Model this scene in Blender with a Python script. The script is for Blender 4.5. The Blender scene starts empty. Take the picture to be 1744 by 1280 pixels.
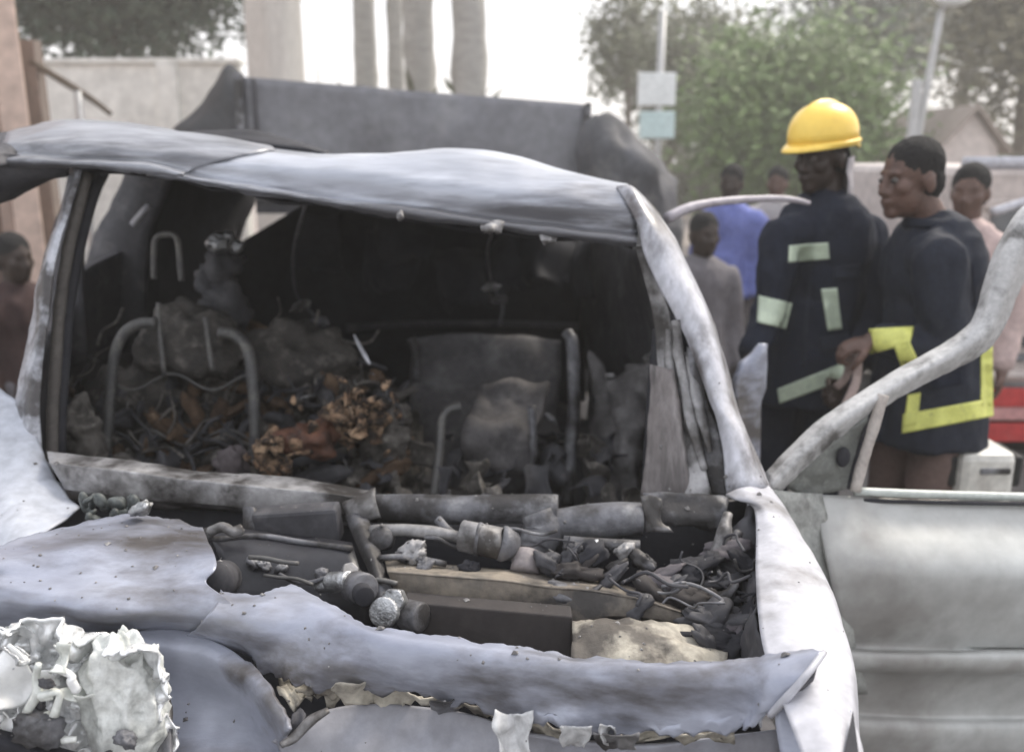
import bpy, bmesh, math, random
from mathutils import Vector, Matrix, noise
from mathutils.bvhtree import BVHTree

R = math.radians
random.seed(11)
scene = bpy.context.scene
COL = scene.collection

# ------------------------------------------------------------------ camera
CAM_H, PITCH, FPX = 1.65, R(14.0), 1500.0
cam_d = bpy.data.cameras.new('camera')
cam = bpy.data.objects.new('camera', cam_d)
COL.objects.link(cam)
cam.location = (0, 0, CAM_H)
cam.rotation_euler = (R(90) - PITCH, 0, 0)
cam_d.sensor_width = 36.0
cam_d.lens = 36.0 * FPX / 1744.0
cam_d.clip_start = 0.02
cam_d.clip_end = 2000
cam_d.dof.use_dof = True
cam_d.dof.focus_distance = 1.36
cam_d.dof.aperture_fstop = 2.8
scene.camera = cam

# ------------------------------------------------------------------ sky, sun, exposure
SUN_EL, SUN_AZ = R(46), R(48)          # azimuth clockwise from +Y (north)
world = bpy.data.worlds.new('World')
scene.world = world
world.use_nodes = True
nt = world.node_tree
nt.nodes.clear()
wo = nt.nodes.new('ShaderNodeOutputWorld')
bg = nt.nodes.new('ShaderNodeBackground')
sky = nt.nodes.new('ShaderNodeTexSky')
sky.sky_type = 'NISHITA'
sky.sun_disc = False
sky.sun_elevation = SUN_EL
sky.sun_rotation = SUN_AZ
sky.air_density = 1.0
sky.dust_density = 6.0
sky.ozone_density = 1.5
bg.inputs['Strength'].default_value = 0.12
veil = nt.nodes.new('ShaderNodeMix')            # thin bright overcast over the blue
veil.data_type = 'RGBA'
veil.inputs['Factor'].default_value = 0.72
veil.inputs[7].default_value = (9.0, 9.2, 9.8, 1)
nt.links.new(sky.outputs[0], veil.inputs[6])
nt.links.new(veil.outputs[2], bg.inputs['Color'])
nt.links.new(bg.outputs[0], wo.inputs['Surface'])
sun_d = bpy.data.lights.new('sun', 'SUN')
sun_d.energy = 2.3
sun_d.angle = R(18)
sun_d.color = (1.0, 0.93, 0.82)
sun = bpy.data.objects.new('sun', sun_d)
COL.objects.link(sun)
sdir = Vector((math.sin(SUN_AZ) * math.cos(SUN_EL), math.cos(SUN_AZ) * math.cos(SUN_EL), math.sin(SUN_EL)))
sun.rotation_euler = sdir.to_track_quat('Z', 'Y').to_euler()
sun.location = sdir * 40
vs = scene.view_settings
vs.view_transform = 'Standard'
vs.look = 'None'
vs.exposure = 0.70
vs.gamma = 1.0
vs.use_curve_mapping = False
scene.render.engine = 'CYCLES'
scene.cycles.use_denoising = True
scene.cycles.max_bounces = 8


# ------------------------------------------------------------------ helpers
def pt(px, py, Y=None, z=None):
    """A point of the place on the line of sight of photo pixel (px, py), at forward distance Y or height z."""
    a = (px - 872.0) / FPX
    b = (640.0 - py) / FPX
    d = Vector((a, math.cos(PITCH) + b * math.sin(PITCH), -math.sin(PITCH) + b * math.cos(PITCH)))
    t = Y / d.y if Y is not None else (z - CAM_H) / d.z
    return Vector((0, 0, CAM_H)) + d * t


def tag(o, label=None, cat=None, group=None, kind=None):
    if label: o['label'] = label
    if cat: o['category'] = cat
    if group: o['group'] = group
    if kind: o['kind'] = kind
    return o


def thing(name, loc, label, cat, group=None):
    o = bpy.data.objects.new(name, None)
    o.empty_display_size = 0.1
    COL.objects.link(o)
    o.location = loc
    return tag(o, label, cat, group)


def mesh_obj(name, verts, faces, mat=None, parent=None, smooth=True, kind=None):
    """Link one mesh given in world coordinates; children keep world-space vertices."""
    me = bpy.data.meshes.new(name)
    me.from_pydata([tuple(v) for v in verts], [], faces)
    if smooth and len(me.polygons):
        me.polygons.foreach_set('use_smooth', [True] * len(me.polygons))
    me.update()
    if mat: me.materials.append(mat)
    o = bpy.data.objects.new(name, me)
    COL.objects.link(o)
    if parent is not None:
        o.parent = parent
        off = Vector((0, 0, 0))
        p = parent
        while p is not None:
            off -= p.location
            p = p.parent
        o.location = off
    if kind: o['kind'] = kind
    return o


def sep(o):
    """Recalculate normals outwards."""
    bm = bmesh.new(); bm.from_mesh(o.data)
    bmesh.ops.recalc_face_normals(bm, faces=bm.faces)
    bm.to_mesh(o.data); bm.free()
    return o


def cr(p0, p1, p2, p3, t):
    return 0.5 * ((2 * p1) + (-p0 + p2) * t + (2 * p0 - 5 * p1 + 4 * p2 - p3) * t * t + (-p0 + 3 * p1 - 3 * p2 + p3) * t ** 3)


def spline(pts, n):
    """n points per span through pts (Catmull-Rom)."""
    out = []
    m = len(pts)
    for i in range(m - 1):
        p0 = pts[i - 1] if i else pts[0] * 2 - pts[1]
        p3 = pts[i + 2] if i + 2 < m else pts[-1] * 2 - pts[-2]
        for k in range(n):
            out.append(cr(p0, pts[i], pts[i + 1], p3, k / n))
    out.append(pts[-1].copy())
    return out


def nz(v, s, seed=0.0):
    return noise.noise(Vector((v.x * s + seed, v.y * s - seed * 1.7, v.z * s + seed * 0.6)))


def sheet(name, rows, mat, parent=None, n=6, crumple=0.006, cs=9.0, fine=0.0, thick=0.004, ragged=(0, 0), seed=0.0, smooth=True, kind=None, ridge=0.0):
    """A panel lofted through rows of points, crumpled by noise, with real thickness. ragged = tear of the first and last row (m)."""
    rr = [spline(r, n) for r in rows]
    nc = len(rr[0])
    cols = [spline([r[j] for r in rr], n) for j in range(nc)]
    nr = len(cols[0])
    V = [[cols[j][i] for j in range(nc)] for i in range(nr)]
    N = [[None] * nc for _ in range(nr)]
    for i in range(nr):
        for j in range(nc):
            du = V[i][min(j + 1, nc - 1)] - V[i][max(j - 1, 0)]
            dv = V[min(i + 1, nr - 1)][j] - V[max(i - 1, 0)][j]
            q = du.cross(dv)
            N[i][j] = q.normalized() if q.length > 1e-9 else Vector((0, 0, 1))
    verts = []
    for i in range(nr):
        for j in range(nc):
            v = V[i][j]
            d = crumple * (nz(v, cs, seed) + 0.5 * nz(v, cs * 2.3, seed + 5)) + fine * nz(v, cs * 6, seed + 9)
            if ridge:
                d += ridge * (1 - 3.2 * abs(nz(v, cs * .7, seed + 21)) + .5 * (1 - 3.2 * abs(nz(v, cs * 1.9, seed + 31))))
            w = v + N[i][j] * d
            e = min(i, nr - 1 - i)
            if e < n:
                amp = ragged[0] if i < nr / 2 else ragged[1]
                if amp:
                    dv = (V[min(i + 1, nr - 1)][j] - V[max(i - 1, 0)][j])
                    if dv.length > 1e-9:
                        k = (1 - e / n)
                        a = nz(v, 22, seed + 3) + 0.8 * nz(v, 60, seed + 4) + .6 * nz(v, 140, seed + 6)
                        w += dv.normalized() * (amp * a * k) + N[i][j] * (amp * 0.5 * k * nz(v, 30, seed + 8))
            verts.append(w)
    faces = []
    for i in range(nr - 1):
        for j in range(nc - 1):
            a = i * nc + j
            faces.append((a, a + 1, a + nc + 1, a + nc))
    o = mesh_obj(name, verts, faces, mat, parent, smooth, kind)
    if thick:
        m = o.modifiers.new('thickness', 'SOLIDIFY')
        m.thickness = thick
        m.offset = 0
    return o


def grid(spec, **kw):
    """rows of (px, py, Y) or rows with fixed z: ('z', z, [(px,py)...])."""
    out = []
    for r in spec:
        if r[0] == 'z':
            out.append([pt(p[0], p[1], z=(p[2] if len(p) > 2 else r[1])) for p in r[2]])
        elif r[0] == 'y':
            out.append([pt(p[0], p[1], Y=(p[2] if len(p) > 2 else r[1])) for p in r[2]])
        else:
            out.append([pt(*p) for p in r])
    return out


def frames(pts):
    T = []
    for i in range(len(pts)):
        t = pts[min(i + 1, len(pts) - 1)] - pts[max(i - 1, 0)]
        T.append(t.normalized() if t.length > 1e-9 else Vector((0, 0, 1)))
    up = Vector((0, 0, 1)) if abs(T[0].z) < 0.9 else Vector((0, 1, 0))
    out = []
    s = T[0].cross(up).normalized()
    for t in T:
        s = (s - t * s.dot(t))
        s = s.normalized() if s.length > 1e-6 else t.orthogonal().normalized()
        out.append((s, t.cross(s).normalized()))
    return out


def tube_geo(pts, rad, seg=10, wob=0.0, seed=0.0, flat=1.0, base=0):
    fr = frames(pts)
    V, F = [], []
    m = len(pts)
    for i, p in enumerate(pts):
        r = rad[i] if isinstance(rad, (list, tuple)) else rad
        s, b = fr[i]
        for k in range(seg):
            a = 2 * math.pi * k / seg
            q = 1 + (wob * nz(p + s * (r * math.cos(a)) + b * (r * math.sin(a)), 25, seed) if wob else 0)
            V.append(p + s * (r * q * math.cos(a)) + b * (r * q * flat * math.sin(a)))
    for i in range(m - 1):
        for k in range(seg):
            a = base + i * seg + k
            c = base + i * seg + (k + 1) % seg
            F.append((a, c, c + seg, a + seg))
    V.append(pts[0].copy()); V.append(pts[-1].copy())
    c0, c1 = base + m * seg, base + m * seg + 1
    for k in range(seg):
        F.append((c0, base + (k + 1) % seg, base + k))
        F.append((c1, base + (m - 1) * seg + k, base + (m - 1) * seg + (k + 1) % seg))
    return V, F


def tube(name, pts, rad, mat, parent=None, n=6, seg=10, wob=0.1, seed=0.0, flat=1.0, kind=None):
    if n > 1:
        sp = spline(pts, n)
        if isinstance(rad, (list, tuple)):
            rr = []
            for i in range(len(pts) - 1):
                for k in range(n):
                    rr.append(rad[i] + (rad[i + 1] - rad[i]) * k / n)
            rad = rr + [rad[-1]]
    else:
        sp = pts
    V, F = tube_geo(sp, rad, seg, wob, seed, flat)
    return mesh_obj(name, V, F, mat, parent, True, kind)


def box_geo(c, size, rot=None, base=0, jit=0.0, rnd=random):
    V = []
    for sx in (-1, 1):
        for sy in (-1, 1):
            for sz in (-1, 1):
                v = Vector((sx * size[0] / 2, sy * size[1] / 2, sz * size[2] / 2))
                if jit: v += Vector((rnd.uniform(-jit, jit), rnd.uniform(-jit, jit), rnd.uniform(-jit, jit)))
                if rot is not None: v = rot @ v
                V.append(Vector(c) + v)
    F = [(0, 1, 3, 2), (4, 6, 7, 5), (0, 4, 5, 1), (2, 3, 7, 6), (0, 2, 6, 4), (1, 5, 7, 3)]
    return V, [tuple(i + base for i in f) for f in F]


def box(name, c, size, mat, parent=None, rot=None, bevel=0.006, kind=None):
    V, F = box_geo(c, size, rot)
    o = mesh_obj(name, V, F, mat, parent, False, kind)
    if bevel:
        m = o.modifiers.new('bevel', 'BEVEL'); m.width = bevel; m.segments = 2; m.limit_method = 'ANGLE'
    return o


def prism(name, outline, depth, mat, parent=None, bevel=0.003, kind=None):
    """Outline of 3-D points extruded along vector depth."""
    n = len(outline)
    V = [Vector(p) for p in outline] + [Vector(p) + depth for p in outline]
    F = [tuple(range(n)), tuple(reversed(range(n, 2 * n)))]
    for i in range(n):
        j = (i + 1) % n
        F.append((j, i, i + n, j + n))
    o = mesh_obj(name, V, F, mat, parent, False, kind)
    sep(o)
    if bevel:
        m = o.modifiers.new('bevel', 'BEVEL'); m.width = bevel; m.segments = 2; m.limit_method = 'ANGLE'
    return o


def ball_geo(c, rad, U=None, seg=16, rings=10, base=0):
    """Ellipsoid; U = 3x3 axes."""
    V, F = [], []
    for i in range(rings + 1):
        th = math.pi * i / rings
        for k in range(seg):
            a = 2 * math.pi * k / seg
            v = Vector((rad[0] * math.sin(th) * math.cos(a), rad[1] * math.sin(th) * math.sin(a), rad[2] * math.cos(th)))
            if U is not None: v = U @ v
            V.append(Vector(c) + v)
    for i in range(rings):
        for k in range(seg):
            a = base + i * seg + k
            c2 = base + i * seg + (k + 1) % seg
            F.append((a, a + seg, c2 + seg, c2))
    return V, F


class Geo:
    def __init__(self): self.V, self.F = [], []
    def add(self, vf):
        b = len(self.V)
        self.V += vf[0]
        self.F += [tuple(i + b for i in f) for f in vf[1]]
    def obj(self, name, mat, parent=None, smooth=True, kind=None):
        return mesh_obj(name, self.V, self.F, mat, parent, smooth, kind)
    def chain(self, pts, rad, flat=1.0, seg=14, n=1):
        """Closed capsule chain."""
        if n > 1:
            rr = []
            for i in range(len(pts) - 1):
                for k in range(n): rr.append(rad[i] + (rad[i + 1] - rad[i]) * k / n)
            rad = rr + [rad[-1]]
            pts = spline(pts, n)
        self.add(tube_geo(pts, list(rad), seg, flat=flat))
        for p, r in ((pts[0], rad[0]), (pts[-1], rad[-1])):
            self.add(ball_geo(p, (r, r, r)))
    def ball(self, c, r, U=None):
        self.add(ball_geo(c, r if isinstance(r, (tuple, list)) else (r, r, r), U))


def fuse(name, geo, voxel, mat, parent=None, smooth_it=3, wrinkle=0.0, ws=14.0, seed=0.0):
    """Fuse overlapping closed shells into ONE continuous surface."""
    me = bpy.data.meshes.new('tmp')
    me.from_pydata([tuple(v) for v in geo.V], [], geo.F)
    me.update()
    o = bpy.data.objects.new('tmp', me)
    COL.objects.link(o)
    bm = bmesh.new(); bm.from_mesh(me)
    bmesh.ops.remove_doubles(bm, verts=bm.verts, dist=1e-6)
    bmesh.ops.recalc_face_normals(bm, faces=bm.faces)
    bm.to_mesh(me); bm.free()
    m = o.modifiers.new('r', 'REMESH'); m.mode = 'VOXEL'; m.voxel_size = voxel
    s = o.modifiers.new('s', 'SMOOTH'); s.iterations = smooth_it; s.factor = 0.5
    dg = bpy.context.evaluated_depsgraph_get()
    dg.update()
    me2 = bpy.data.meshes.new_from_object(o.evaluated_get(dg))
    bpy.data.objects.remove(o)
    bpy.data.meshes.remove(me)
    me2.name = name
    me2.materials.clear()
    me2.materials.append(mat)
    if wrinkle:
        nrm = [v.normal.copy() for v in me2.vertices]
        for v, nn in zip(me2.vertices, nrm):
            p = v.co
            q = Vector((p.x * 1.0, p.y * 1.0, p.z * 0.55 + 0.25 * p.x))
            d = (1 - abs(nz(q, ws, seed)) * 3.2) * 0.55 + 0.55 * nz(q, ws * 0.45, seed + 4) + .28 * (1 - abs(nz(q, ws * 2.1, seed + 8)) * 3.2)
            v.co = p + nn * (wrinkle * d)
    me2.polygons.foreach_set('use_smooth', [True] * len(me2.polygons))
    me2.update()
    r = bpy.data.objects.new(name, me2)
    COL.objects.link(r)
    if parent is not None:
        r.parent = parent
        r.location = -parent.location
    return r


# ------------------------------------------------------------------ materials
MATS = {}
def M(name, c1, c2=None, c3=None, scale=6.0, rough=0.6, metal=0.0, bump=0.15, c3amt=0.5, spec=0.4, stretch=None, rr=0.15, detail=6.0, sharp=0.12, soot=None, sootamt=0.4, speck=0.25):
    """Procedural surface: c1/c2 mottled by noise, c3 in harder-edged patches, fine relief."""
    if name in MATS: return MATS[name]
    m = bpy.data.materials.new(name)
    m.use_nodes = True
    t = m.node_tree
    b = t.nodes['Principled BSDF']
    tc = t.nodes.new('ShaderNodeTexCoord')
    mp = t.nodes.new('ShaderNodeMapping')
    t.links.new(tc.outputs['Object'], mp.inputs[0])
    if stretch: mp.inputs['Scale'].default_value = stretch
    def nse(s, d, off):
        n = t.nodes.new('ShaderNodeTexNoise')
        n.noise_dimensions = '4D'
        n.inputs['W'].default_value = off
        n.inputs['Scale'].default_value = s
        n.inputs['Detail'].default_value = d
        n.inputs['Roughness'].default_value = 0.6
        t.links.new(mp.outputs[0], n.inputs['Vector'])
        return n.outputs[0]
    def ramp(src, lo, hi):
        r = t.nodes.new('ShaderNodeMapRange')
        r.inputs['From Min'].default_value = lo
        r.inputs['From Max'].default_value = hi
        t.links.new(src, r.inputs['Value'])
        return r.outputs[0]
    def mix(f, a, c):
        x = t.nodes.new('ShaderNodeMix'); x.data_type = 'RGBA'
        t.links.new(f, x.inputs['Factor'])
        for s, v in (('A', a), ('B', c)):
            i = x.inputs[6] if s == 'A' else x.inputs[7]
            if isinstance(v, tuple): i.default_value = (*v, 1)
            else: t.links.new(v, i)
        return x.outputs[2]
    h = (len(MATS) * 3.37) % 50
    c2 = c2 or tuple(x * 0.8 for x in c1)
    n1 = nse(scale, detail, h)
    col = mix(ramp(n1, 0.35, 0.65), c1, c2)
    if c3:
        n2 = nse(scale * 1.7, detail + 2, h + 7)
        col = mix(ramp(n2, 1 - c3amt - sharp + 0.02, 1 - c3amt + sharp), col, c3)
    if soot:
        col = mix(ramp(nse(scale * 1.0, 9, h + 17), .92 - sootamt - .05, .92 - sootamt + .07), col, soot)
    if speck:
        q = t.nodes.new('ShaderNodeMapRange')
        q.inputs['From Min'].default_value = .3; q.inputs['From Max'].default_value = .7
        q.inputs['To Min'].default_value = 1 - speck; q.inputs['To Max'].default_value = 1 + speck * .6
        t.links.new(nse(scale * 8, 8, h + 23), q.inputs['Value'])
        x = t.nodes.new('ShaderNodeVectorMath'); x.operation = 'SCALE'
        t.links.new(col, x.inputs[0]); t.links.new(q.outputs[0], x.inputs['Scale'])
        col = x.outputs[0]
    t.links.new(col, b.inputs['Base Color'])
    n3 = nse(scale * 3, 4, h + 3)
    q = t.nodes.new('ShaderNodeMapRange')
    q.inputs['To Min'].default_value = max(0.02, rough - rr); q.inputs['To Max'].default_value = min(1, rough + rr)
    t.links.new(n3, q.inputs['Value'])
    t.links.new(q.outputs[0], b.inputs['Roughness'])
    b.inputs['Metallic'].default_value = metal
    b.inputs['Specular IOR Level'].default_value = spec
    if bump:
        bp = t.nodes.new('ShaderNodeBump')
        bp.inputs['Strength'].default_value = bump
        bp.inputs['Distance'].default_value = 0.01
        t.links.new(nse(scale * 5, 6, h + 11), bp.inputs['Height'])
        t.links.new(bp.outputs[0], b.inputs['Normal'])
    MATS[name] = m
    return m


ASH = M('ashen_paint', (0.39, 0.41, 0.48), (0.25, 0.265, 0.33), (0.195, 0.19, 0.195), scale=3.0, rough=0.32, rr=.10, metal=.2, c3amt=0.40, bump=0.10, sharp=.09, stretch=(.7, 1.5, 2.0), soot=(.10, .092, .09), sootamt=.35, speck=.15)
ROOFM = M('burnt_roof_steel', (0.50, 0.52, 0.58), (0.33, 0.345, 0.385), (0.62, 0.64, 0.69), scale=2.0, rough=0.32, metal=.2, c3amt=0.40, stretch=(.6, 3, 4), bump=.1, soot=(.12, .12, .13), sootamt=.41, speck=.14)
WHITE = M('white_paint', (0.52, 0.52, 0.555), (0.42, 0.42, 0.455), (0.33, 0.32, 0.32), scale=4, rough=0.36, c3amt=0.36, bump=0.1, soot=(.22, .21, .21), sootamt=.34)
PILLAR = M('scorched_pillar_paint', (0.48, 0.49, 0.53), (0.33, 0.34, 0.37), (0.13, 0.13, 0.14), scale=9, rough=0.45, c3amt=0.42, soot=(.06, .055, .055), sootamt=.4)
CHAR = M('charred_steel', (0.045, 0.044, 0.050), (0.075, 0.074, 0.082), (0.14, 0.135, 0.14), scale=7, rough=0.7, c3amt=0.38)
CHARB = M('soot_black', (0.018, 0.018, 0.023), (0.032, 0.032, 0.038), None, scale=7, rough=0.85)
ROD = M('bare_scorched_rod', (0.15, 0.145, 0.14), (0.10, 0.10, 0.10), (0.22, 0.21, 0.19), scale=12, rough=0.55, c3amt=0.4, metal=0.3)
GREYM = M('grey_burnt_metal', (0.20, 0.20, 0.215), (0.12, 0.12, 0.13), (0.34, 0.34, 0.345), scale=9, rough=0.55, metal=.2, c3amt=0.38, bump=.35, soot=(.045, .042, .042), sootamt=.42)
PALEM = M('pale_scorched_metal', (0.42, 0.41, 0.41), (0.27, 0.265, 0.27), (0.15, 0.145, 0.14), scale=7, rough=0.5, metal=.2, c3amt=0.42, bump=.35, soot=(.06, .055, .052), sootamt=.40)
TAN = M('heat_tanned_steel', (0.33, 0.285, 0.225), (0.19, 0.165, 0.14), (0.085, 0.08, 0.075), scale=6, rough=0.6, c3amt=0.42, bump=.3, soot=(.05, .045, .042), sootamt=.38)
CREAM = M('cream_primer', (0.54, 0.50, 0.42), (0.36, 0.335, 0.28), (0.17, 0.15, 0.13), scale=9, rough=0.7, c3amt=0.40, bump=.35, soot=(.09, .08, .07), sootamt=.38)
RUSTB = M('rust_brown_char', (0.22, 0.10, 0.062), (0.11, 0.048, 0.03), (0.035, 0.022, 0.018), scale=14, rough=0.7, c3amt=0.44, bump=0.4)
OCHRE = M('ochre_scorched_foam', (0.52, 0.36, 0.23), (0.17, 0.092, 0.052), (0.03, 0.021, 0.017), scale=22, rough=0.8, c3amt=0.52, sharp=.08, bump=0.6)
DEBR = M('ashy_debris', (0.17, 0.155, 0.14), (0.06, 0.055, 0.05), (0.40, 0.37, 0.33), scale=16, rough=0.9, c3amt=0.38, bump=0.5)
FOIL = M('melted_lamp_plastic', (0.80, 0.81, 0.77), (0.62, 0.64, 0.59), (0.34, 0.36, 0.33), scale=10, rough=0.22, c3amt=0.34, bump=0.3, spec=0.8)
SILV = M('bright_melted_alloy', (0.62, 0.63, 0.64), (0.34, 0.345, 0.35), (.14, .14, .14), scale=22, rough=0.32, metal=0.8, c3amt=.4, bump=0.5)
DOORP = M('door_silver_paint', (0.50, 0.51, 0.495), (0.42, 0.425, 0.41), (0.29, 0.28, 0.265), scale=2.6, rough=0.36, rr=.1, metal=.12, c3amt=0.40, sharp=.2, bump=0.06, soot=(.27, .26, .245), sootamt=.36, speck=.14)
DOORM = M('door_mottled_steel', (0.34, 0.345, 0.32), (0.25, 0.255, 0.24), (0.12, 0.115, 0.11), scale=14, rough=0.6, c3amt=0.4)
NAVY = M('navy_uniform_cloth', (0.010, 0.013, 0.024), (0.016, 0.020, 0.034), (.03, .032, .04), scale=9, rough=0.85, c3amt=.34, bump=0.35, spec=0.2)
NAVY2 = M('dark_jacket_cloth', (0.012, 0.015, 0.025), (0.020, 0.024, 0.037), (.035, .038, .046), scale=9, rough=0.8, c3amt=.34, bump=0.35, spec=0.25)
SKIN1 = M('deep_brown_skin', (0.042, 0.026, 0.020), (0.03, 0.019, 0.015), None, scale=30, rough=0.5, bump=0.05)
SKIN2 = M('brown_skin', (0.125, 0.070, 0.053), (0.085, 0.047, 0.036), (.165, .094, .074), scale=14, rough=0.46, c3amt=.36, bump=0.08)
HAIR = M('black_short_hair', (0.012, 0.011, 0.012), (0.022, 0.02, 0.02), None, scale=120, rough=0.9, bump=0.8)
HELM = M('yellow_helmet_shell', (0.94, 0.66, 0.13), (0.88, 0.60, 0.11), (0.74, 0.49, 0.11), scale=5, rough=0.35, c3amt=0.28, bump=0.03, speck=.05)
BLACK = M('black_rubber', (0.012, 0.012, 0.013), (0.02, 0.02, 0.02), None, scale=10, rough=0.6)
REFL = M('pale_green_reflective_tape', (0.58, 0.66, 0.50), (0.48, 0.55, 0.43), (0.30, 0.36, 0.28), scale=30, rough=0.45, c3amt=0.34, bump=0.05)
REFLY = M('yellow_reflective_tape', (0.74, 0.75, 0.20), (0.62, 0.63, 0.17), (0.42, 0.43, 0.14), scale=26, rough=0.5, c3amt=0.34, bump=0.05)
CLOTH = M('pale_neck_cloth', (0.46, 0.43, 0.44), (0.36, 0.34, 0.35), None, scale=12, rough=0.9)
STRAP = M('dusty_pink_strap', (0.42, 0.33, 0.30), (0.30, 0.23, 0.21), None, scale=20, rough=0.8)
KHAKI = M('brown_trouser_cloth', (0.17, 0.115, 0.10), (0.13, 0.09, 0.08), None, scale=10, rough=0.9)
BLUES = M('blue_shirt_cloth', (0.16, 0.19, 0.46), (0.12, 0.145, 0.38), None, scale=6, rough=0.85)
GREYS = M('grey_shirt_cloth', (0.16, 0.15, 0.16), (0.11, 0.10, 0.11), None, scale=6, rough=0.85)
MAROON = M('dark_maroon_cloth', (0.035, 0.018, 0.018), (0.05, 0.026, 0.024), None, scale=8, rough=0.9)
TRUCKG = M('grey_truck_steel', (0.20, 0.20, 0.215), (0.165, 0.165, 0.18), (0.25, 0.245, 0.25), scale=1.6, rough=0.5, c3amt=0.36, bump=0.04)
TARP = M('dark_tarpaulin', (0.035, 0.036, 0.04), (0.055, 0.055, 0.06), None, scale=3, rough=0.7)
WALLP = M('pink_plaster', (0.64, 0.48, 0.40), (0.57, 0.43, 0.36), (0.42, 0.32, 0.27), scale=1.3, rough=0.9, c3amt=0.34)
BROWNP = M('brown_drainpipe', (0.16, 0.10, 0.08), (0.12, 0.075, 0.06), None, scale=6, rough=0.6)
WWALL = M('white_wall_paint', (0.86, 0.86, 0.82), (0.80, 0.80, 0.76), (0.68, 0.67, 0.63), scale=0.7, rough=0.9, c3amt=0.3)
COLM = M('pale_stone', (0.58, 0.55, 0.51), (0.50, 0.475, 0.44), None, scale=2, rough=0.9, stretch=(4, 4, .4))
TRUNKP = M('pale_palm_bark', (0.40, 0.385, 0.36), (0.30, 0.29, 0.27), None, scale=5, rough=0.95, stretch=(1, 1, 3), bump=0.5)
BARK = M('brown_bark', (0.10, 0.08, 0.06), (0.15, 0.125, 0.10), None, scale=6, rough=0.95, bump=0.6)
LEAFS = {}
for nm, c in (('dusty', (0.12, 0.130, 0.070)), ('green', (0.135, 0.205, 0.06)), ('brownish', (0.13, 0.115, 0.062)), ('deep', (0.045, 0.072, 0.045)), ('blueish', (0.075, 0.098, 0.075))):
    LEAFS[nm] = M('leaf_' + nm, c, tuple(x * 0.7 for x in c), tuple(x * 1.35 for x in c), scale=1.2, rough=0.6, c3amt=0.38, bump=0)
GROUND = M('dusty_ground', (0.36, 0.31, 0.28), (0.29, 0.25, 0.225), (0.22, 0.19, 0.175), scale=0.9, rough=0.95, c3amt=0.4, bump=0.3)
ASPH = M('worn_asphalt', (0.10, 0.095, 0.09), (0.14, 0.13, 0.125), (0.07, 0.067, 0.065), scale=2.2, rough=0.9, c3amt=0.4, bump=0.4)
TRUCKW = M('dusty_white_truck_paint', (0.62, 0.55, 0.51), (0.56, 0.49, 0.46), (0.42, 0.37, 0.35), scale=2, rough=0.4, c3amt=0.3, bump=0.03)
TRUCKR = M('red_truck_paint', (0.55, 0.06, 0.055), (0.48, 0.05, 0.05), (0.5, 0.13, 0.12), scale=3, rough=0.4, c3amt=0.32, bump=0.03)
GLASSD = M('dark_window_glass', (0.10, 0.11, 0.12), (0.13, 0.14, 0.15), None, scale=1, rough=0.08, bump=0, spec=0.8)
WPLAST = M('white_plastic', (0.72, 0.70, 0.64), (0.62, 0.60, 0.55), (0.45, 0.42, 0.38), scale=5, rough=0.4, c3amt=0.32)
GALV = M('galvanised_pole', (0.50, 0.50, 0.50), (0.42, 0.42, 0.42), None, scale=6, rough=0.45, metal=0.3)
SIGNM = M('pale_teal_sign', (0.55, 0.68, 0.68), (0.48, 0.62, 0.62), None, scale=3, rough=0.4)
SIGNW = M('white_sign', (0.78, 0.80, 0.80), (0.7, 0.73, 0.73), None, scale=3, rough=0.4)

# ------------------------------------------------------------------ ground
def flat(name, x0, x1, y0, y1, z, mat, nx=60, ny=60, bumpy=0.0):
    V, F = [], []
    for i in range(ny + 1):
        for j in range(nx + 1):
            p = Vector((x0 + (x1 - x0) * j / nx, y0 + (y1 - y0) * i / ny, z))
            p.z += bumpy * (nz(p, 0.8) + 0.6 * nz(p, 2.2, 3))
            V.append(p)
    for i in range(ny):
        for j in range(nx):
            a = i * (nx + 1) + j
            F.append((a, a + 1, a + nx + 2, a + nx + 1))
    return mesh_obj(name, V, F, mat, None, True, 'structure')

flat('ground', -110, 110, -30, 180, -0.03, GROUND, 40, 40)
flat('road', -9, 12, -12, 15, 0.0, ASPH, 80, 80, 0.006)

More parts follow.
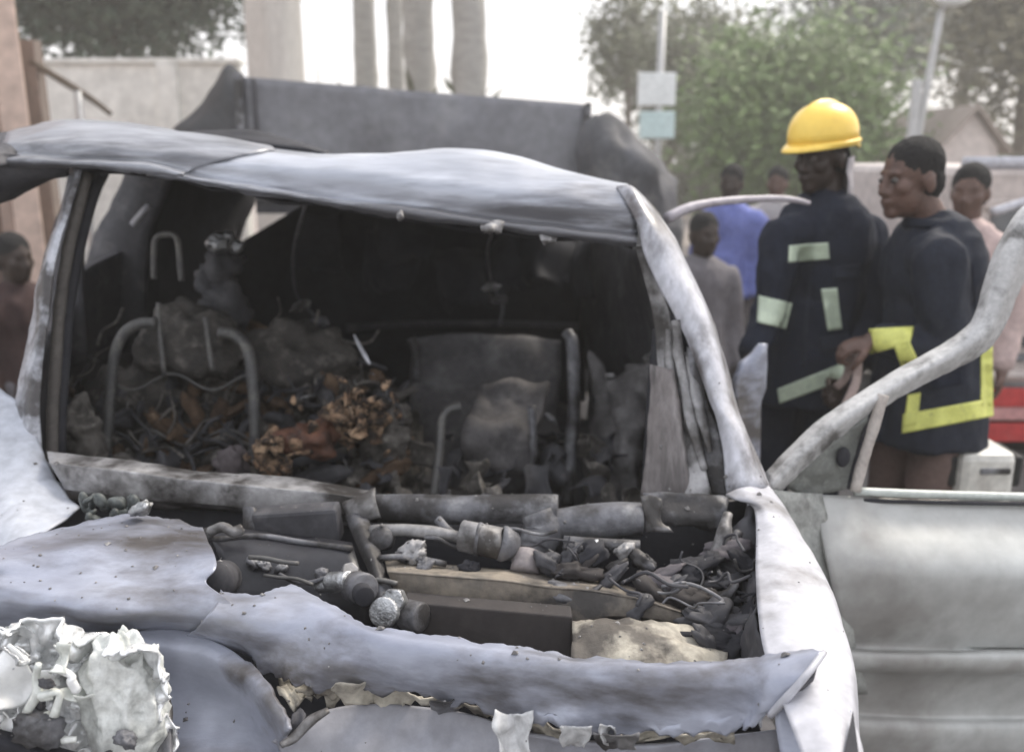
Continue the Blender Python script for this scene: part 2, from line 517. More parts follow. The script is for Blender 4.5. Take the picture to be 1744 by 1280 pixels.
# ------------------------------------------------------------------ far buildings, wall, trees
def tree(name, label, base, height, crown, leaf, n_clump=150, per=42, leaf_s=0.16, trunk_r=0.16, seed=1, lean=(0, 0), bark=BARK, crown_c=None, cat='tree', group=None, hollow=0.45):
    rnd = random.Random(seed)
    t = thing(name, base, label, cat, group)
    b = Vector(base)
    cc = Vector(crown_c) if crown_c else b + Vector((lean[0], lean[1], height - crown[2]))
    top = cc + Vector((0, 0, crown[2] * 0.3))
    tr = Geo()
    pts = [b + Vector((0, 0, -0.05)), b.lerp(cc, 0.35) + Vector((rnd.uniform(-.1, .1), 0, 0)), b.lerp(cc, 0.75), top]
    tr.add(tube_geo(spline(pts, 5), [trunk_r * (1.15 - 0.85 * i / 15) for i in range(16)], 10, 0.25, seed))
    clumps = []
    for i in range(n_clump):
        while True:
            v = Vector((rnd.uniform(-1, 1), rnd.uniform(-1, 1), rnd.uniform(-1, 1)))
            if hollow < v.length < 1: break
        k = 0.80 + 0.45 * nz(v, 1.6, seed * 3.1)
        v *= k
        clumps.append(cc + Vector((v.x * crown[0], v.y * crown[1], v.z * crown[2])))
    for i in range(9):
        c = clumps[i * (len(clumps) // 9)]
        st = b.lerp(cc, 0.55 + 0.05 * i)
        tr.add(tube_geo([st, st.lerp(c, 0.5) + Vector((0, 0, .15)), c], [trunk_r * .42, trunk_r * .25, trunk_r * .08], 6))
    tr.obj('trunk', bark, t)
    V, F = [], []
    for c in clumps:
        cs = rnd.uniform(0.6, 1.25) * min(crown) * 0.30
        for k in range(per):
            p = c + Vector((rnd.gauss(0, cs), rnd.gauss(0, cs), rnd.gauss(0, cs * 0.75)))
            a = Vector((rnd.gauss(0, 1), rnd.gauss(0, 1), rnd.gauss(0, .7))).normalized()
            u = a.orthogonal().normalized()
            s = leaf_s * rnd.uniform(0.6, 1.4)
            i0 = len(V)
            V += [p - a * s * .55, p + u * s * .28 - a * s * .05, p + a * s * .6, p - u * s * .28 + a * s * .05 + u.cross(a) * s * .1]
            F.append((i0, i0 + 1, i0 + 2, i0 + 3))
    mesh_obj('crown', V, F, leaf, t, False)
    return t


def vcol(px, py0, Y):
    p = pt(px, py0, Y=Y)
    return Vector((p.x, Y, 0))

# pink house at far left, its front turned towards the road
HA = R(34)
fd, sd_ = Vector((-math.cos(HA), -math.sin(HA), 0)), Vector((-math.sin(HA), math.cos(HA), 0))
hc_ = pt(58, 300, Y=7.2); hc_ = Vector((hc_.x, 7.2, 0))
hrot = Matrix.Rotation(HA, 3, 'Z')
hs = thing('pink_house', hc_ + fd * 1.9, 'pink plastered house wall at the left edge with a brown downpipe', 'house')
def hp_(u, v, z): return hc_ + fd * u + sd_ * v + Vector((0, 0, z))
box('wall', hp_(1.9, 2.5, 2.6), (3.8, 5.0, 5.2), WALLP, hs, rot=hrot, bevel=0.02)
box('corner_pilaster', hp_(.09, -.03, 2.6), (0.2, 0.10, 5.2), WALLP, hs, rot=hrot, bevel=0.015)
tube('drainpipe', [hp_(.32, -.07, z) for z in (5.0, 2.6, .1)], 0.045, BROWNP, hs, n=4, wob=0)
for zz in (0.9, 2.1, 3.2):
    box('pipe_bracket', hp_(.32, -.05, zz), (.14, .06, .05), BROWNP, hs, rot=hrot, bevel=.004)
box('window_ledge', hp_(1.6, -.06, 1.25), (1.2, .14, .08), COLM, hs, rot=hrot)
# timber/metal frame of a lean-to beside the house
ln = thing('lean_to_frame', (pt(60, 200, Y=7.6).x, 7.6, 0), 'grey post with a sloping rafter beside the pink house', 'post')
xx = pt(60, 150, Y=7.6).x
box('post', (xx, 7.6, 1.28), (0.13, .13, 2.56), M('grey_brown_timber', (.26, .21, .18), (.2, .16, .14), None, scale=5, rough=.9, stretch=(1, 1, .3)), ln)
tube('rafter', [pt(52, 105, Y=7.55), pt(110, 140, Y=7.6), pt(150, 165, Y=7.65), pt(190, 195, Y=7.7)], [.03, .03, .028, .02], BARK, ln, n=3, wob=.1)
tube('strut', [pt(132, 155, Y=7.6), Vector((pt(132, 215, Y=7.6).x, 7.6, 0.0))], .03, GALV, ln, n=1, wob=0)

# white boundary wall, coping and piers
ww = thing('boundary_wall', (-9, 14, 0), 'long white painted boundary wall below the dark green tree at the left', 'wall')
xa, xb = -14.0, pt(405, 150, Y=14).x
ztop = pt(230, 108, Y=14).z
box('wall_panel', ((xa + xb) / 2, 14.15, ztop / 2), (xb - xa, .25, ztop), WWALL, ww, bevel=.01)
box('coping', ((xa + xb) / 2, 14.14, ztop + .035), (xb - xa + .1, .36, .07), WWALL, ww, bevel=.01)
for k in range(4):
    box('pier', (xa + 1 + k * 2.6, 13.98, ztop / 2), (.3, .10, ztop - .02), WWALL, ww, bevel=.01)
tree('broad_tree', 'dark green broad tree hanging over the white wall at top left', (-8.2, 17.5, 0), 8.2, (2.7, 2.0, 1.9), LEAFS['deep'], 330, 120, .17, .22, seed=4, crown_c=(pt(205, -30, Y=17.5).x, 17.5, 5.3), hollow=.1)

# columns and palm trunks against the white sky
pc = thing('pale_column', vcol(467, 130, 13), 'thick pale fluted column rising behind the grey truck', 'column')
cx = pt(467, 60, Y=13).x
cg = Geo()
nfl = 40
prof = [(0, .46), (.35, .46), (.4, .40), (6.4, .37), (6.5, .43), (6.9, .43)]
V, F = [], []
for z, r in prof:
    for k in range(nfl):
        a = 2 * math.pi * k / nfl
        q = r * (1 - (.07 if k % 4 in (0,) and .38 < z < 6.45 else 0))
        V.append(Vector((cx + q * math.cos(a), 13 + q * math.sin(a), z)))
for i in range(len(prof) - 1):
    for k in range(nfl):
        F.append((i * nfl + k, i * nfl + (k + 1) % nfl, (i + 1) * nfl + (k + 1) % nfl, (i + 1) * nfl + k))
mesh_obj('shaft', V, F, COLM, pc)
box('cap', (cx, 13, 7.0), (1.1, 1.1, .2), COLM, pc)
box('plinth', (cx, 13, .12), (1.15, 1.15, .24), COLM, pc)

def palm(px, w, Y, label, seed, foot):
    rnd = random.Random(seed)
    b = Vector((pt(px, 100, Y=Y).x, Y, 0))
    t = thing('palm_tree', b, label, 'palm', 'palm trunks against the white sky')
    r = w / 2 / FPX * Y
    H = 9.0 + rnd.uniform(-.5, 1)
    P = [b + Vector((rnd.uniform(-.06, .06) * i / 5, 0, H * i / 5)) for i in range(6)]
    V, F = tube_geo(spline(P, 8), [r * (1.12 - .25 * i / 40 + (.05 if i % 2 else 0)) for i in range(41)], 14, .25, seed)
    mesh_obj('trunk', V, F, TRUNKP, t)
    V, F = [], []
    top = P[-1]
    for k in range(16):
        a = k * 2.4
        L = rnd.uniform(1.7, 2.3)
        drop = rnd.uniform(.3, 1.3)
        for s in range(22):
            f = s / 21
            c = top + Vector((math.cos(a) * L * f, math.sin(a) * L * f, .7 * math.sin(f * 2.2) - drop * f * f))
            side = Vector((-math.sin(a), math.cos(a), 0))
            for sg in (-1, 1):
                l = .45 * math.sin(math.pi * (f * .85 + .1))
                e = c + side * sg * l + Vector((math.cos(a) * .2, math.sin(a) * .2, -.25 * l - .05))
                i0 = len(V)
                V += [c, c + Vector((math.cos(a) * .05, math.sin(a) * .05, .0)), e]
                F.append((i0, i0 + 1, i0 + 2))
    mesh_obj('fronds', V, F, LEAFS['green'], t, False)
    # suckers at the foot of the trunk, showing over the truck
    V, F = [], []
    for k in range(foot):
        a = rnd.uniform(0, 6.28)
        z0 = rnd.uniform(1.0, 2.5)
        c = b + Vector((math.cos(a) * r, math.sin(a) * r, z0))
        e = c + Vector((math.cos(a) * rnd.uniform(.1, .45), math.sin(a) * rnd.uniform(.1, .4), rnd.uniform(.0, .5)))
        s = Vector((rnd.gauss(0, .05), rnd.gauss(0, .05), rnd.gauss(0, .03)))
        i0 = len(V)
        V += [c, c.lerp(e, .5) + s, e, c.lerp(e, .5) - s]
        F.append((i0, i0 + 1, i0 + 2, i0 + 3))
    mesh_obj('suckers', V, F, LEAFS['dusty'], t, False, kind='stuff')

palm(622, 34, 15, 'slim palm trunk, first to the right of the pale column', 3, 120)
palm(672, 24, 17, 'thinnest palm trunk, second to the right of the pale column', 5, 40)
palm(716, 46, 14, 'palm trunk in the middle of the palm row, third from the pale column', 7, 60)
palm(798, 52, 13, 'thickest palm trunk, farthest right of the palm row', 9, 30)
th = thing('thin_pole', vcol(542, 120, 19), 'hair-thin pole between the pale column and the slim palm', 'pole')
tube('shaft', [vcol(542, 120, 19), vcol(542, 120, 19) + Vector((0, 0, 3.4))], .03, GALV, th, n=1, wob=0)

# trees on the right
tree('grey_tree', 'hazy grey-green tree behind the street sign', (pt(1120, 300, Y=24).x, 24, 0), 7.2, (1.9, 1.8, 2.0), LEAFS['dusty'], 150, 44, .2, .2, seed=12, crown_c=(pt(1165, 150, Y=24).x, 24, 3.9), hollow=.1)
tree('leaning_tree', 'thin tree with drooping twigs left of the street sign', (pt(1085, 300, Y=22).x, 22, 0), 5.5, (.85, .8, 1.7), LEAFS['dusty'], 60, 32, .17, .1, seed=13, crown_c=(pt(1062, 110, Y=22).x, 22, 4.4), hollow=.0)
tree('round_green_tree', 'rounded bright green tree directly behind the yellow helmet', (pt(1360, 320, Y=17).x, 17, 0), 4.4, (2.15, 1.5, 1.75), LEAFS['green'], 260, 64, .15, .16, seed=15, crown_c=(pt(1355, 235, Y=17).x, 17, 2.35), hollow=.25)
tree('tall_grey_tree', 'tall grey-green tree left of the lamp post above the firefighters', (pt(1450, 320, Y=27).x, 27, 0), 9.5, (2.5, 2.2, 2.7), LEAFS['blueish'], 210, 46, .22, .26, seed=17, crown_c=(pt(1480, 100, Y=27).x, 27, 5.6), hollow=.2)
tree('brown_green_tree', 'big brownish tree at the top right edge right of the lamp post', (pt(1740, 320, Y=19).x, 19, 0), 8.2, (2.2, 1.8, 2.9), LEAFS['brownish'], 210, 44, .17, .24, seed=19, crown_c=(pt(1745, 90, Y=19).x, 19, 4.6), hollow=.15)
tree('far_tree', 'tall dark tree beyond the lamp post at the top right', (pt(1610, 320, Y=32).x, 32, 0), 11.5, (2.9, 2.5, 3.6), LEAFS['blueish'], 200, 42, .26, .3, seed=23, crown_c=(pt(1660, 20, Y=32).x, 32, 8.0), hollow=.2)
tree('low_tree', 'low grey-green tree between the street sign and the round green tree', (pt(1230, 320, Y=25).x, 25, 0), 5.6, (1.9, 1.6, 1.9), LEAFS['dusty'], 130, 40, .19, .18, seed=29, crown_c=(pt(1235, 190, Y=25).x, 25, 3.3), hollow=.1)

hd = mesh_obj('hedge', [], [], None); bpy.data.objects.remove(hd)
rnd = random.Random(41)
V, F = [], []
for k in range(15000):
    x = rnd.uniform(1.5, 16)
    p = Vector((x, 28 + rnd.uniform(-1, 1), abs(rnd.gauss(0, 1)) * .9 * (1 + .4 * nz(Vector((x, 0, 0)), .5))))
    a = Vector((rnd.gauss(0, 1), rnd.gauss(0, 1), rnd.gauss(0, 1))).normalized(); u = a.orthogonal().normalized(); s = rnd.uniform(.1, .22)
    i0 = len(V); V += [p - a * s, p + u * s * .5, p + a * s, p - u * s * .5]; F.append((i0, i0 + 1, i0 + 2, i0 + 3))
tag(mesh_obj('hedge', V, F, LEAFS['dusty'], None, False), 'far low hedge running behind the people on the right', 'hedge', kind='stuff')

# lamp post
lpb = vcol(1566, 230, 11)
lp = thing('street_lamp', lpb, 'white street lamp post leaning over the bareheaded man', 'street lamp')
p_lo, p_hi = pt(1562, 235, Y=11), pt(1603, 20, Y=11)
dirp = (p_hi - p_lo).normalized()
foot = p_lo - dirp * (p_lo.z / dirp.z)
tube('pole', [foot, p_lo, p_hi], [.06, .05, .035], GALV, lp, n=4, wob=0)
tube('arm', [p_hi, p_hi + Vector((.1, -.1, .18)), p_hi + Vector((.28, -.2, .22))], .03, GALV, lp, n=4, wob=0)
g = Geo(); g.ball(p_hi + Vector((.05, -.16, .12)), (.2, .13, .09)); g.obj('lamp_head', SIGNW, lp)
box('fuse_box', pt(1556, 195, Y=10.93), (.09, .10, .8), GALV, lp)

# street sign
sp = vcol(1120, 240, 15)
ss = thing('street_sign', sp, 'pale teal and white two-board street sign on a grey pole', 'sign')
tube('pole', [sp, Vector((sp.x, 15, pt(1122, 20, Y=15).z))], .06, GALV, ss, n=1, wob=0)
a, b_ = pt(1085, 180, Y=14.9), pt(1152, 124, Y=14.9)
box('upper_board', (a + b_) / 2, (b_.x - a.x, .05, b_.z - a.z), SIGNW, ss, bevel=.02)
a, b_ = pt(1088, 236, Y=14.9), pt(1150, 190, Y=14.9)
box('lower_board', (a + b_) / 2, (b_.x - a.x, .05, b_.z - a.z), SIGNM, ss, bevel=.02)

# pale gable building far right
bb = thing('gable_house', (pt(1650, 250, Y=16).x, 16, 0), 'small pale pink gabled house seen right of the lamp post', 'house')
xl, xr = pt(1600, 250, Y=16).x, pt(1700, 250, Y=16).x
zt = pt(1640, 250, Y=16).z
prism('wall', [Vector((xl, 16, 0)), Vector((xr, 16, 0)), Vector((xr, 16, zt)), Vector(((xl + xr) / 2, 16, pt(1650, 190, Y=16).z)), Vector((xl, 16, zt))], Vector((0, 3, 0)), WALLP if False else M('pale_pink_plaster', (.66, .58, .54), (.6, .52, .49), None, scale=1, rough=.9), bb)
for sgn in (-1, 1):
    xm = (xl + xr) / 2; zp = pt(1650, 190, Y=16).z
    e = Vector((xm + sgn * ((xr - xl) / 2 + .15), 0, zt - .12)); r_ = Vector((xm, 0, zp + .04))
    prism('roof_slope', [Vector((r_.x, 15.8, r_.z)), Vector((e.x, 15.8, e.z)), Vector((e.x, 15.8, e.z + .07)), Vector((r_.x, 15.8, r_.z + .08))], Vector((0, 3.3, 0)), M('dusty_roof_tile', (.34, .28, .25), (.28, .23, .2), None, scale=3, rough=.9), bb)
box('window', (xl + .35, 15.98, 1.2), (.35, .06, .5), GLASSD, bb)

# ------------------------------------------------------------------ grey dropside truck behind the car
tl, trt = pt(416, 200, Y=6.2).x, pt(998, 200, Y=6.2).x
zl, zr = pt(416, 131, Y=6.2).z, pt(998, 178, Y=6.2).z
zb = 1.36
tk = thing('grey_truck', ((tl + trt) / 2, 7.5, 0), 'grey steel truck bed standing behind the burnt car', 'truck')
# tailboard: one sheet of steel, bent along a diagonal crease
rows = []
for f in (0, .33, .66, 1):
    rows.append([Vector((tl + (trt - tl) * u, 6.2 + (.06 if abs(u - .42 - (1 - f) * .12) < .10 else 0), zb + (zl + (zr - zl) * u - zb) * (1 - f))) for u in (0, .12, .25, .38, .45, .52, .62, .75, .88, 1)])
sheet('tailboard', rows, TRUCKG, tk, n=5, crumple=.012, cs=1.6, thick=.03)
box('corner_post', (tl - .012, 6.18, (zb + zl) / 2), (.05, .09, zl - zb + .04), GREYM, tk)
box('corner_post', (tl + .085, 6.17, (zb + zl) / 2 - .01), (.02, .05, zl - zb), CHAR, tk)
box('corner_post', (trt + .012, 6.19, (zb + zr) / 2), (.04, .08, zr - zb + .02), GREYM, tk)
box('bed_floor', ((tl + trt) / 2, 7.9, zb - .05), (trt - tl - .04, 3.3, .1), CHAR, tk)
for xs in (tl + .02, trt - .02):
    box('side_board', (xs, 7.9, (zb + 1.95) / 2), (.05, 3.2, 1.95 - zb), TRUCKG, tk)
for xs in (tl + .55, trt - .55):
    box('chassis_rail', (xs, 8.3, 1.16), (.12, 4.2, .22), CHARB, tk)
for xs in (tl + .75, trt - .6):
    for yy in (8.6, 11.2):
        g = Geo(); g.add(tube_geo([Vector((xs - .14, yy, .5)), Vector((xs + .14, yy, .5))], .5, 24)); w = g.obj('wheel', BLACK, tk)
        g = Geo(); g.add(tube_geo([Vector((xs - .16, yy, .5)), Vector((xs + .16, yy, .5))], .27, 18)); g.obj('rim', GALV, w)
box('cab', ((tl + trt) / 2 + .1, 10.8, 1.35), (1.9, 1.5, 1.1), TRUCKG, tk, bevel=.12)
# dark tarpaulin: sloping heap at the left, another at the right
sheet('tarpaulin', grid([[(285, 235, 6.5), (320, 195, 6.5), (350, 160, 6.5), (375, 128, 6.5), (392, 112, 6.5), (414, 130, 6.45)],
                         [(280, 260, 6.4), (318, 230, 6.36), (350, 205, 6.34), (378, 180, 6.32), (396, 170, 6.3), (416, 175, 6.3)],
                         [(275, 300, 6.5), (315, 290, 6.36), (350, 280, 6.33), (378, 270, 6.31), (396, 265, 6.3), (416, 265, 6.3)],
                         [(275, 340, 6.6), (315, 340, 6.4), (350, 340, 6.35), (378, 340, 6.32), (396, 340, 6.3), (416, 340, 6.3)]]), TARP, tk, n=5, crumple=.05, cs=3, thick=.012)
tp = thing('scorched_tarpaulin', (pt(1070, 300, Y=6).x, 6.0, 0), 'dark scorched tarpaulin heap at the right end of the grey truck', 'tarpaulin')
sheet('cover', grid([[(996, 215, 6.3), (1020, 208, 6.2), (1040, 204, 6.1), (1060, 215, 6.1), (1090, 232, 6.1), (1115, 265, 6.2), (1150, 310, 6.3)],
                     [(996, 240, 6.1), (1020, 240, 5.95), (1042, 240, 5.9), (1062, 245, 5.9), (1092, 260, 5.9), (1118, 290, 6.0), (1152, 320, 6.2)],
                     [(996, 300, 6.05), (1020, 300, 5.9), (1042, 300, 5.85), (1062, 300, 5.85), (1092, 305, 5.8), (1118, 320, 5.9), (1156, 340, 6.1)],
                     [(996, 420, 6.0), (1020, 430, 5.85), (1042, 430, 5.8), (1062, 430, 5.8), (1092, 430, 5.75), (1118, 430, 5.85), (1160, 430, 6.0)],
                     [(996, 680, 6.0), (1020, 680, 5.8), (1042, 680, 5.75), (1062, 680, 5.75), (1092, 680, 5.7), (1118, 680, 5.8), (1170, 680, 6.0)]]), M('scorched_grey_canvas', (.10, .10, .11), (.06, .06, .065), (.19, .185, .18), scale=3, rough=.8, c3amt=.4), tp, n=5, crumple=.10, cs=3.2, thick=.01)

# ------------------------------------------------------------------ fire truck at the right
fy = 4.7
fx0 = pt(1612, 500, Y=fy).x
ft = thing('fire_truck', (fx0 + 1.6, fy + 1, 0), 'dusty white fire truck with red stripes behind the bareheaded man', 'fire truck')
def fz(py): return pt(1680, py, Y=fy).z
box('body', (fx0 + 1.75, fy + 1.12, (fz(545) + .42) / 2 + .0), (3.3, 2.1, fz(545) - .42), TRUCKW, ft, bevel=.03)
box('cab', (fx0 + 1.75, fy + 1.15, (fz(282) + fz(545)) / 2 + .002), (3.25, 2.0, fz(282) - fz(545) - .01), TRUCKW, ft, bevel=.05)
for py, h, m in ((552, 10, TRUCKW), (585, 16, GREYM), (640, 12, TRUCKW), (612, 12, GREYM)):
    box('body_rib', (fx0 + 1.75, fy + .055, fz(py)), (3.28, .05, h / FPX * fy), m, ft, bevel=.008)
for py, h in ((681, 34), (741, 34)):
    box('red_stripe', (fx0 + 1.75, fy + .06, fz(py)), (3.29, .03, h / FPX * fy), TRUCKR, ft, bevel=.004)
box('pale_stripe', (fx0 + 1.75, fy + .062, fz(709)), (3.29, .02, 24 / FPX * fy), M('faded_pink_paint', (.62, .32, .30), (.56, .28, .27), None, scale=3, rough=.45), ft, bevel=.004)
for i in range(3):
    xw = fx0 + .62 + i * 1.0
    w = box('window', (xw, fy + .14, fz(430)), (.72, .03, 150 / FPX * fy), GLASSD, ft, bevel=.02)
    box('window_frame', (xw, fy + .135, fz(350)), (.8, .05, .05), TRUCKW, w)
    box('window_frame', (xw, fy + .135, fz(512)), (.8, .05, .05), TRUCKW, w)
tube('roof_rail', [Vector((fx0 + .02, fy + .02, fz(278))), Vector((fx0 + 3.3, fy + .02, fz(276)))], .035, WHITE, ft, n=2, wob=0)
for i in range(4):
    tube('rail_post', [Vector((fx0 + .1 + i * 1.0, fy + .04, fz(278))), Vector((fx0 + .1 + i * 1.0, fy + .12, fz(310)))], .022, WHITE, ft, n=1, wob=0)
tube('hand_rail', [pt(1690, 362, Y=fy - .05), pt(1720, 352, Y=fy - .05), pt(1790, 330, Y=fy - .05)], .025, WHITE, ft, n=3, wob=0)
for xs in (fx0 + .6, fx0 + 2.6):
    for yy in (fy + .25, fy + 1.9):
        g = Geo(); g.add(tube_geo([Vector((xs, yy - .12, .42)), Vector((xs, yy + .12, .42))], .42, 24)); w = g.obj('wheel', BLACK, ft)
        g = Geo(); g.add(tube_geo([Vector((xs, yy - .14, .42)), Vector((xs, yy + .14, .42))], .22, 18)); g.obj('rim', GALV, w)

# white container behind the door
wc = thing('plastic_container', (pt(1685, 830, Y=2.75).x, 2.75, 0), 'white plastic container with black end caps behind the open door', 'container')
a, b_ = pt(1632, 832, Y=2.75), pt(1738, 772, Y=2.75)
box('body', ((a.x + b_.x) / 2, 2.87, b_.z / 2), (b_.x - a.x, .24, b_.z), WPLAST, wc, bevel=.03)
box('groove', ((a.x + b_.x) / 2 + .02, 2.749, (a.z + b_.z) / 2), (.10, .012, .02), GREYM, wc, bevel=.004)
for xs in (a.x - .012, b_.x + .014):
    box('end_cap', (xs, 2.85, (a.z + b_.z) / 2 - .01), (.03, .16, .11), BLACK, wc, bevel=.012)

# ------------------------------------------------------------------ people
def axes(F, U=Vector((0, 0, 1))):
    F = F.normalized(); Rt = F.cross(U).normalized(); U2 = Rt.cross(F).normalized()
    return Matrix((F, Rt, U2)).transposed()      # columns: forward, right, up


def head_geo(g, c, A, s=1.0):
    def L(f, r, u): return c + A @ Vector((f * s, r * s, u * s))
    def E(f, r, u, rf, rr, ru): g.add(ball_geo(L(f, r, u), (rf * s, rr * s, ru * s), A, 24, 16))
    E(-.008, 0, .03, .098, .077, .098)
    E(.030, 0, -.045, .066, .062, .078)
    E(.070, 0, -.098, .026, .03, .024)
    E(.080, 0, .027, .016, .050, .012)
    E(.093, 0, -.062, .013, .027, .010)
    E(.090, 0, -.076, .013, .022, .010)
    for k in (-1, 1):
        E(.058, k * .042, -.02, .03, .026, .028)
        E(-.012, k * .079, -.012, .021, .010, .034)
        E(.094, k * .012, -.036, .012, .011, .010)
    g.chain([L(.088, 0, .02), L(.099, 0, -.010), L(.106, 0, -.032)], [.010 * s, .012 * s, .014 * s], seg=10)


def hand_geo(g, wrist, d, nrm, curl=0.5, side=1, s=1.0):
    """Palm + four fingers + thumb. d: direction wrist to knuckles, nrm: palm normal (fingers curl that way), side: thumb side."""
    d = d.normalized(); nrm = (nrm - d * nrm.dot(d)).normalized(); w = d.cross(nrm).normalized() * side
    A = Matrix((d, w, nrm)).transposed()
    g.add(ball_geo(wrist + d * .048 * s, (.056 * s, .042 * s, .018 * s), A, 16, 10))
    lens = [.070, .079, .073, .057]
    for i, Lf in enumerate(lens):
        o = wrist + d * (.085 - .006 * abs(i - 1.2)) * s + w * (.030 - .020 * i) * s
        base = wrist + d * .045 * s + w * (.022 - .015 * i) * s
        a = curl * .55; p = o; P = [base, o]
        for k, fr in enumerate((.46, .30, .24)):
            v = d * math.cos(a) + nrm * math.sin(a)
            p = p + v * (Lf * fr * s); P.append(p); a += curl * 1.1
        g.chain(P, [.0105 * s, .0105 * s, .0095 * s, .0088 * s, .0075 * s], seg=10)
    b = wrist + d * .02 * s + w * .022 * s
    t1 = b + (d * .55 + w * .75 + nrm * .25).normalized() * .042 * s
    t2 = t1 + (d * .85 + w * .25 + nrm * (.25 + .4 * curl)).normalized() * .032 * s
    t3 = t2 + (d * .9 + nrm * (.3 + .6 * curl)).normalized() * .024 * s
    g.chain([b, t1, t2, t3], [.016 * s, .0125 * s, .011 * s, .009 * s], seg=10)


def drape(name, pixrows, bvh, Y, mat, parent, off=.009, thick=.004):
    """A strip of tape laid on a garment: rows of pixel points carried onto the garment's own surface."""
    o3 = Vector((0, 0, CAM_H))
    rows = []
    for r in pixrows:
        out = []
        for p in r:
            q = pt(p[0], p[1], Y=Y)
            d = (q - o3).normalized()
            h = bvh.ray_cast(o3, d)
            out.append((h[0] - d * off) if h[0] is not None else None)
        good = [x for x in out if x is not None]
        if not good: return None
        for i, x in enumerate(out):
            if x is None:
                j = min((k for k in range(len(out)) if out[k] is not None), key=lambda k: abs(k - i))
                q = pt(r[i][0], r[i][1], Y=out[j].y); out[i] = q
        rows.append(out)
    return sheet(name, rows, mat, parent, n=1, crumple=0, thick=thick)


def lerp_rows(quad, nu, nv):
    """quad: tl, tr, br, bl pixel corners."""
    tl_, tr_, br_, bl_ = [Vector(q) for q in quad]
    nu, nv = nu * 2, nv * 2
    return [[tl_.lerp(tr_, j / nu).lerp(bl_.lerp(br_, j / nu), i / nv) for j in range(nu + 1)] for i in range(nv + 1)]


def bvh_of(o):
    off = Vector((0, 0, 0)); q = o
    while q is not None: off += q.location; q = q.parent
    return BVHTree.FromPolygons([v.co + off for v in o.data.vertices], [tuple(p.vertices) for p in o.data.polygons])


def person(label, base, heading, skin, jacket, trousers, hair, joints, head_c, head_dir, voxel=.008, coarse=False, jr=None, hand_specs=(), hem=0.78, group=None, shoe=BLACK, sh_scale=1.0):
    """joints: dict of world points (shoulders, elbows, wrists, hips, knees, ankles, neck). One continuous body, clothes as children."""
    t = thing('person', base, label, 'person', group)
    J = joints
    A = axes(head_dir)
    g = Geo()
    head_geo(g, head_c, A)
    neckb = J['neck']
    g.chain([head_c + A @ Vector((-.025, 0, -.06)), neckb + Vector((0, 0, .02)), neckb - Vector((0, 0, .06))], [.056, .058, .07])
    pel = (J['hipL'] + J['hipR']) / 2
    mid = neckb.lerp(pel, .5)
    B = axes(heading)
    g.add(ball_geo(neckb.lerp(pel, .28), (.10, .155, .22), B)); g.add(ball_geo(neckb.lerp(pel, .65), (.095, .135, .2), B)); g.add(ball_geo(pel, (.10, .15, .13), B))
    for s in 'LR':
        g.chain([J['sh' + s], J['el' + s], J['wr' + s]], [.052, .042, .030])
        g.chain([neckb - Vector((0, 0, .07)), J['sh' + s]], [.06, .052])
        g.chain([J['hip' + s], J['kn' + s], J['an' + s]], [.085, .058, .042])
    for spec in hand_specs: hand_geo(g, *spec)
    body = fuse('body', g, voxel if not coarse else .014, skin, t, 2)
    # jacket
    g = Geo()
    k = jr or 1.0
    g.add(ball_geo(neckb.lerp(pel, .22), (.135 * k, .205 * k, .20), B)); g.add(ball_geo(neckb.lerp(pel, .55), (.135 * k, .19 * k, .26), B))
    g.add(ball_geo(neckb.lerp(pel, .85), (.14 * k, .19 * k, .20), B))
    for s in 'LR':
        e2 = J['el' + s].lerp(J['wr' + s], .82)
        g.chain([J['sh' + s], J['sh' + s].lerp(J['el' + s], .5), J['el' + s], e2], [.086 * k, .076 * k, .066 * k, .056 * k], n=3)
        g.chain([neckb - Vector((0, 0, .055)), J['sh' + s]], [.085, .084 * k])
    g.chain([neckb + Vector((0, 0, .0)), neckb - Vector((0, 0, .06))], [.074, .09])
    # skirt of the jacket down to the hem
    r = []
    hp = Vector((pel.x, pel.y, hem))
    g.add(tube_geo([neckb.lerp(pel, .6), pel, pel.lerp(hp, .6), hp], [.16 * k, .19 * k, .205 * k, .212 * k], 24))
    jk = fuse('jacket', g, .010 if not coarse else .02, jacket, t, 4, wrinkle=.013, ws=8.5, seed=base[0] * 3)
    # trousers
    g = Geo()
    g.add(ball_geo(pel, (.12, .155, .12), B))
    for s in 'LR':
        g.chain([J['hip' + s], J['kn' + s], J['an' + s] + Vector((0, 0, .03))], [.090, .080, .075], n=3)
    fuse('trousers', g, .016, trousers, t, 3, wrinkle=.010, ws=8, seed=2)
    for s in 'LR':
        g = Geo(); a = J['an' + s]
        g.add(ball_geo(Vector((a.x, a.y, .045)) + heading.normalized() * .07, (.14, .052, .05), B)); g.chain([a, Vector((a.x, a.y, .05))], [.055, .06])
        fuse('boot', g, .012, shoe, t, 2)
    if hair:
        g = Geo()
        def L(f, r_, u): return head_c + A @ Vector((f, r_, u))
        g.add(ball_geo(L(-.014, 0, .047), (.0965, .0815, .090), A, 24, 16))
        g.add(ball_geo(L(-.045, 0, -.01), (.062, .074, .075), A, 24, 16))
        fuse('hair', g, .006, hair, t, 2, wrinkle=.003, ws=60)
    return t, jk, body, A


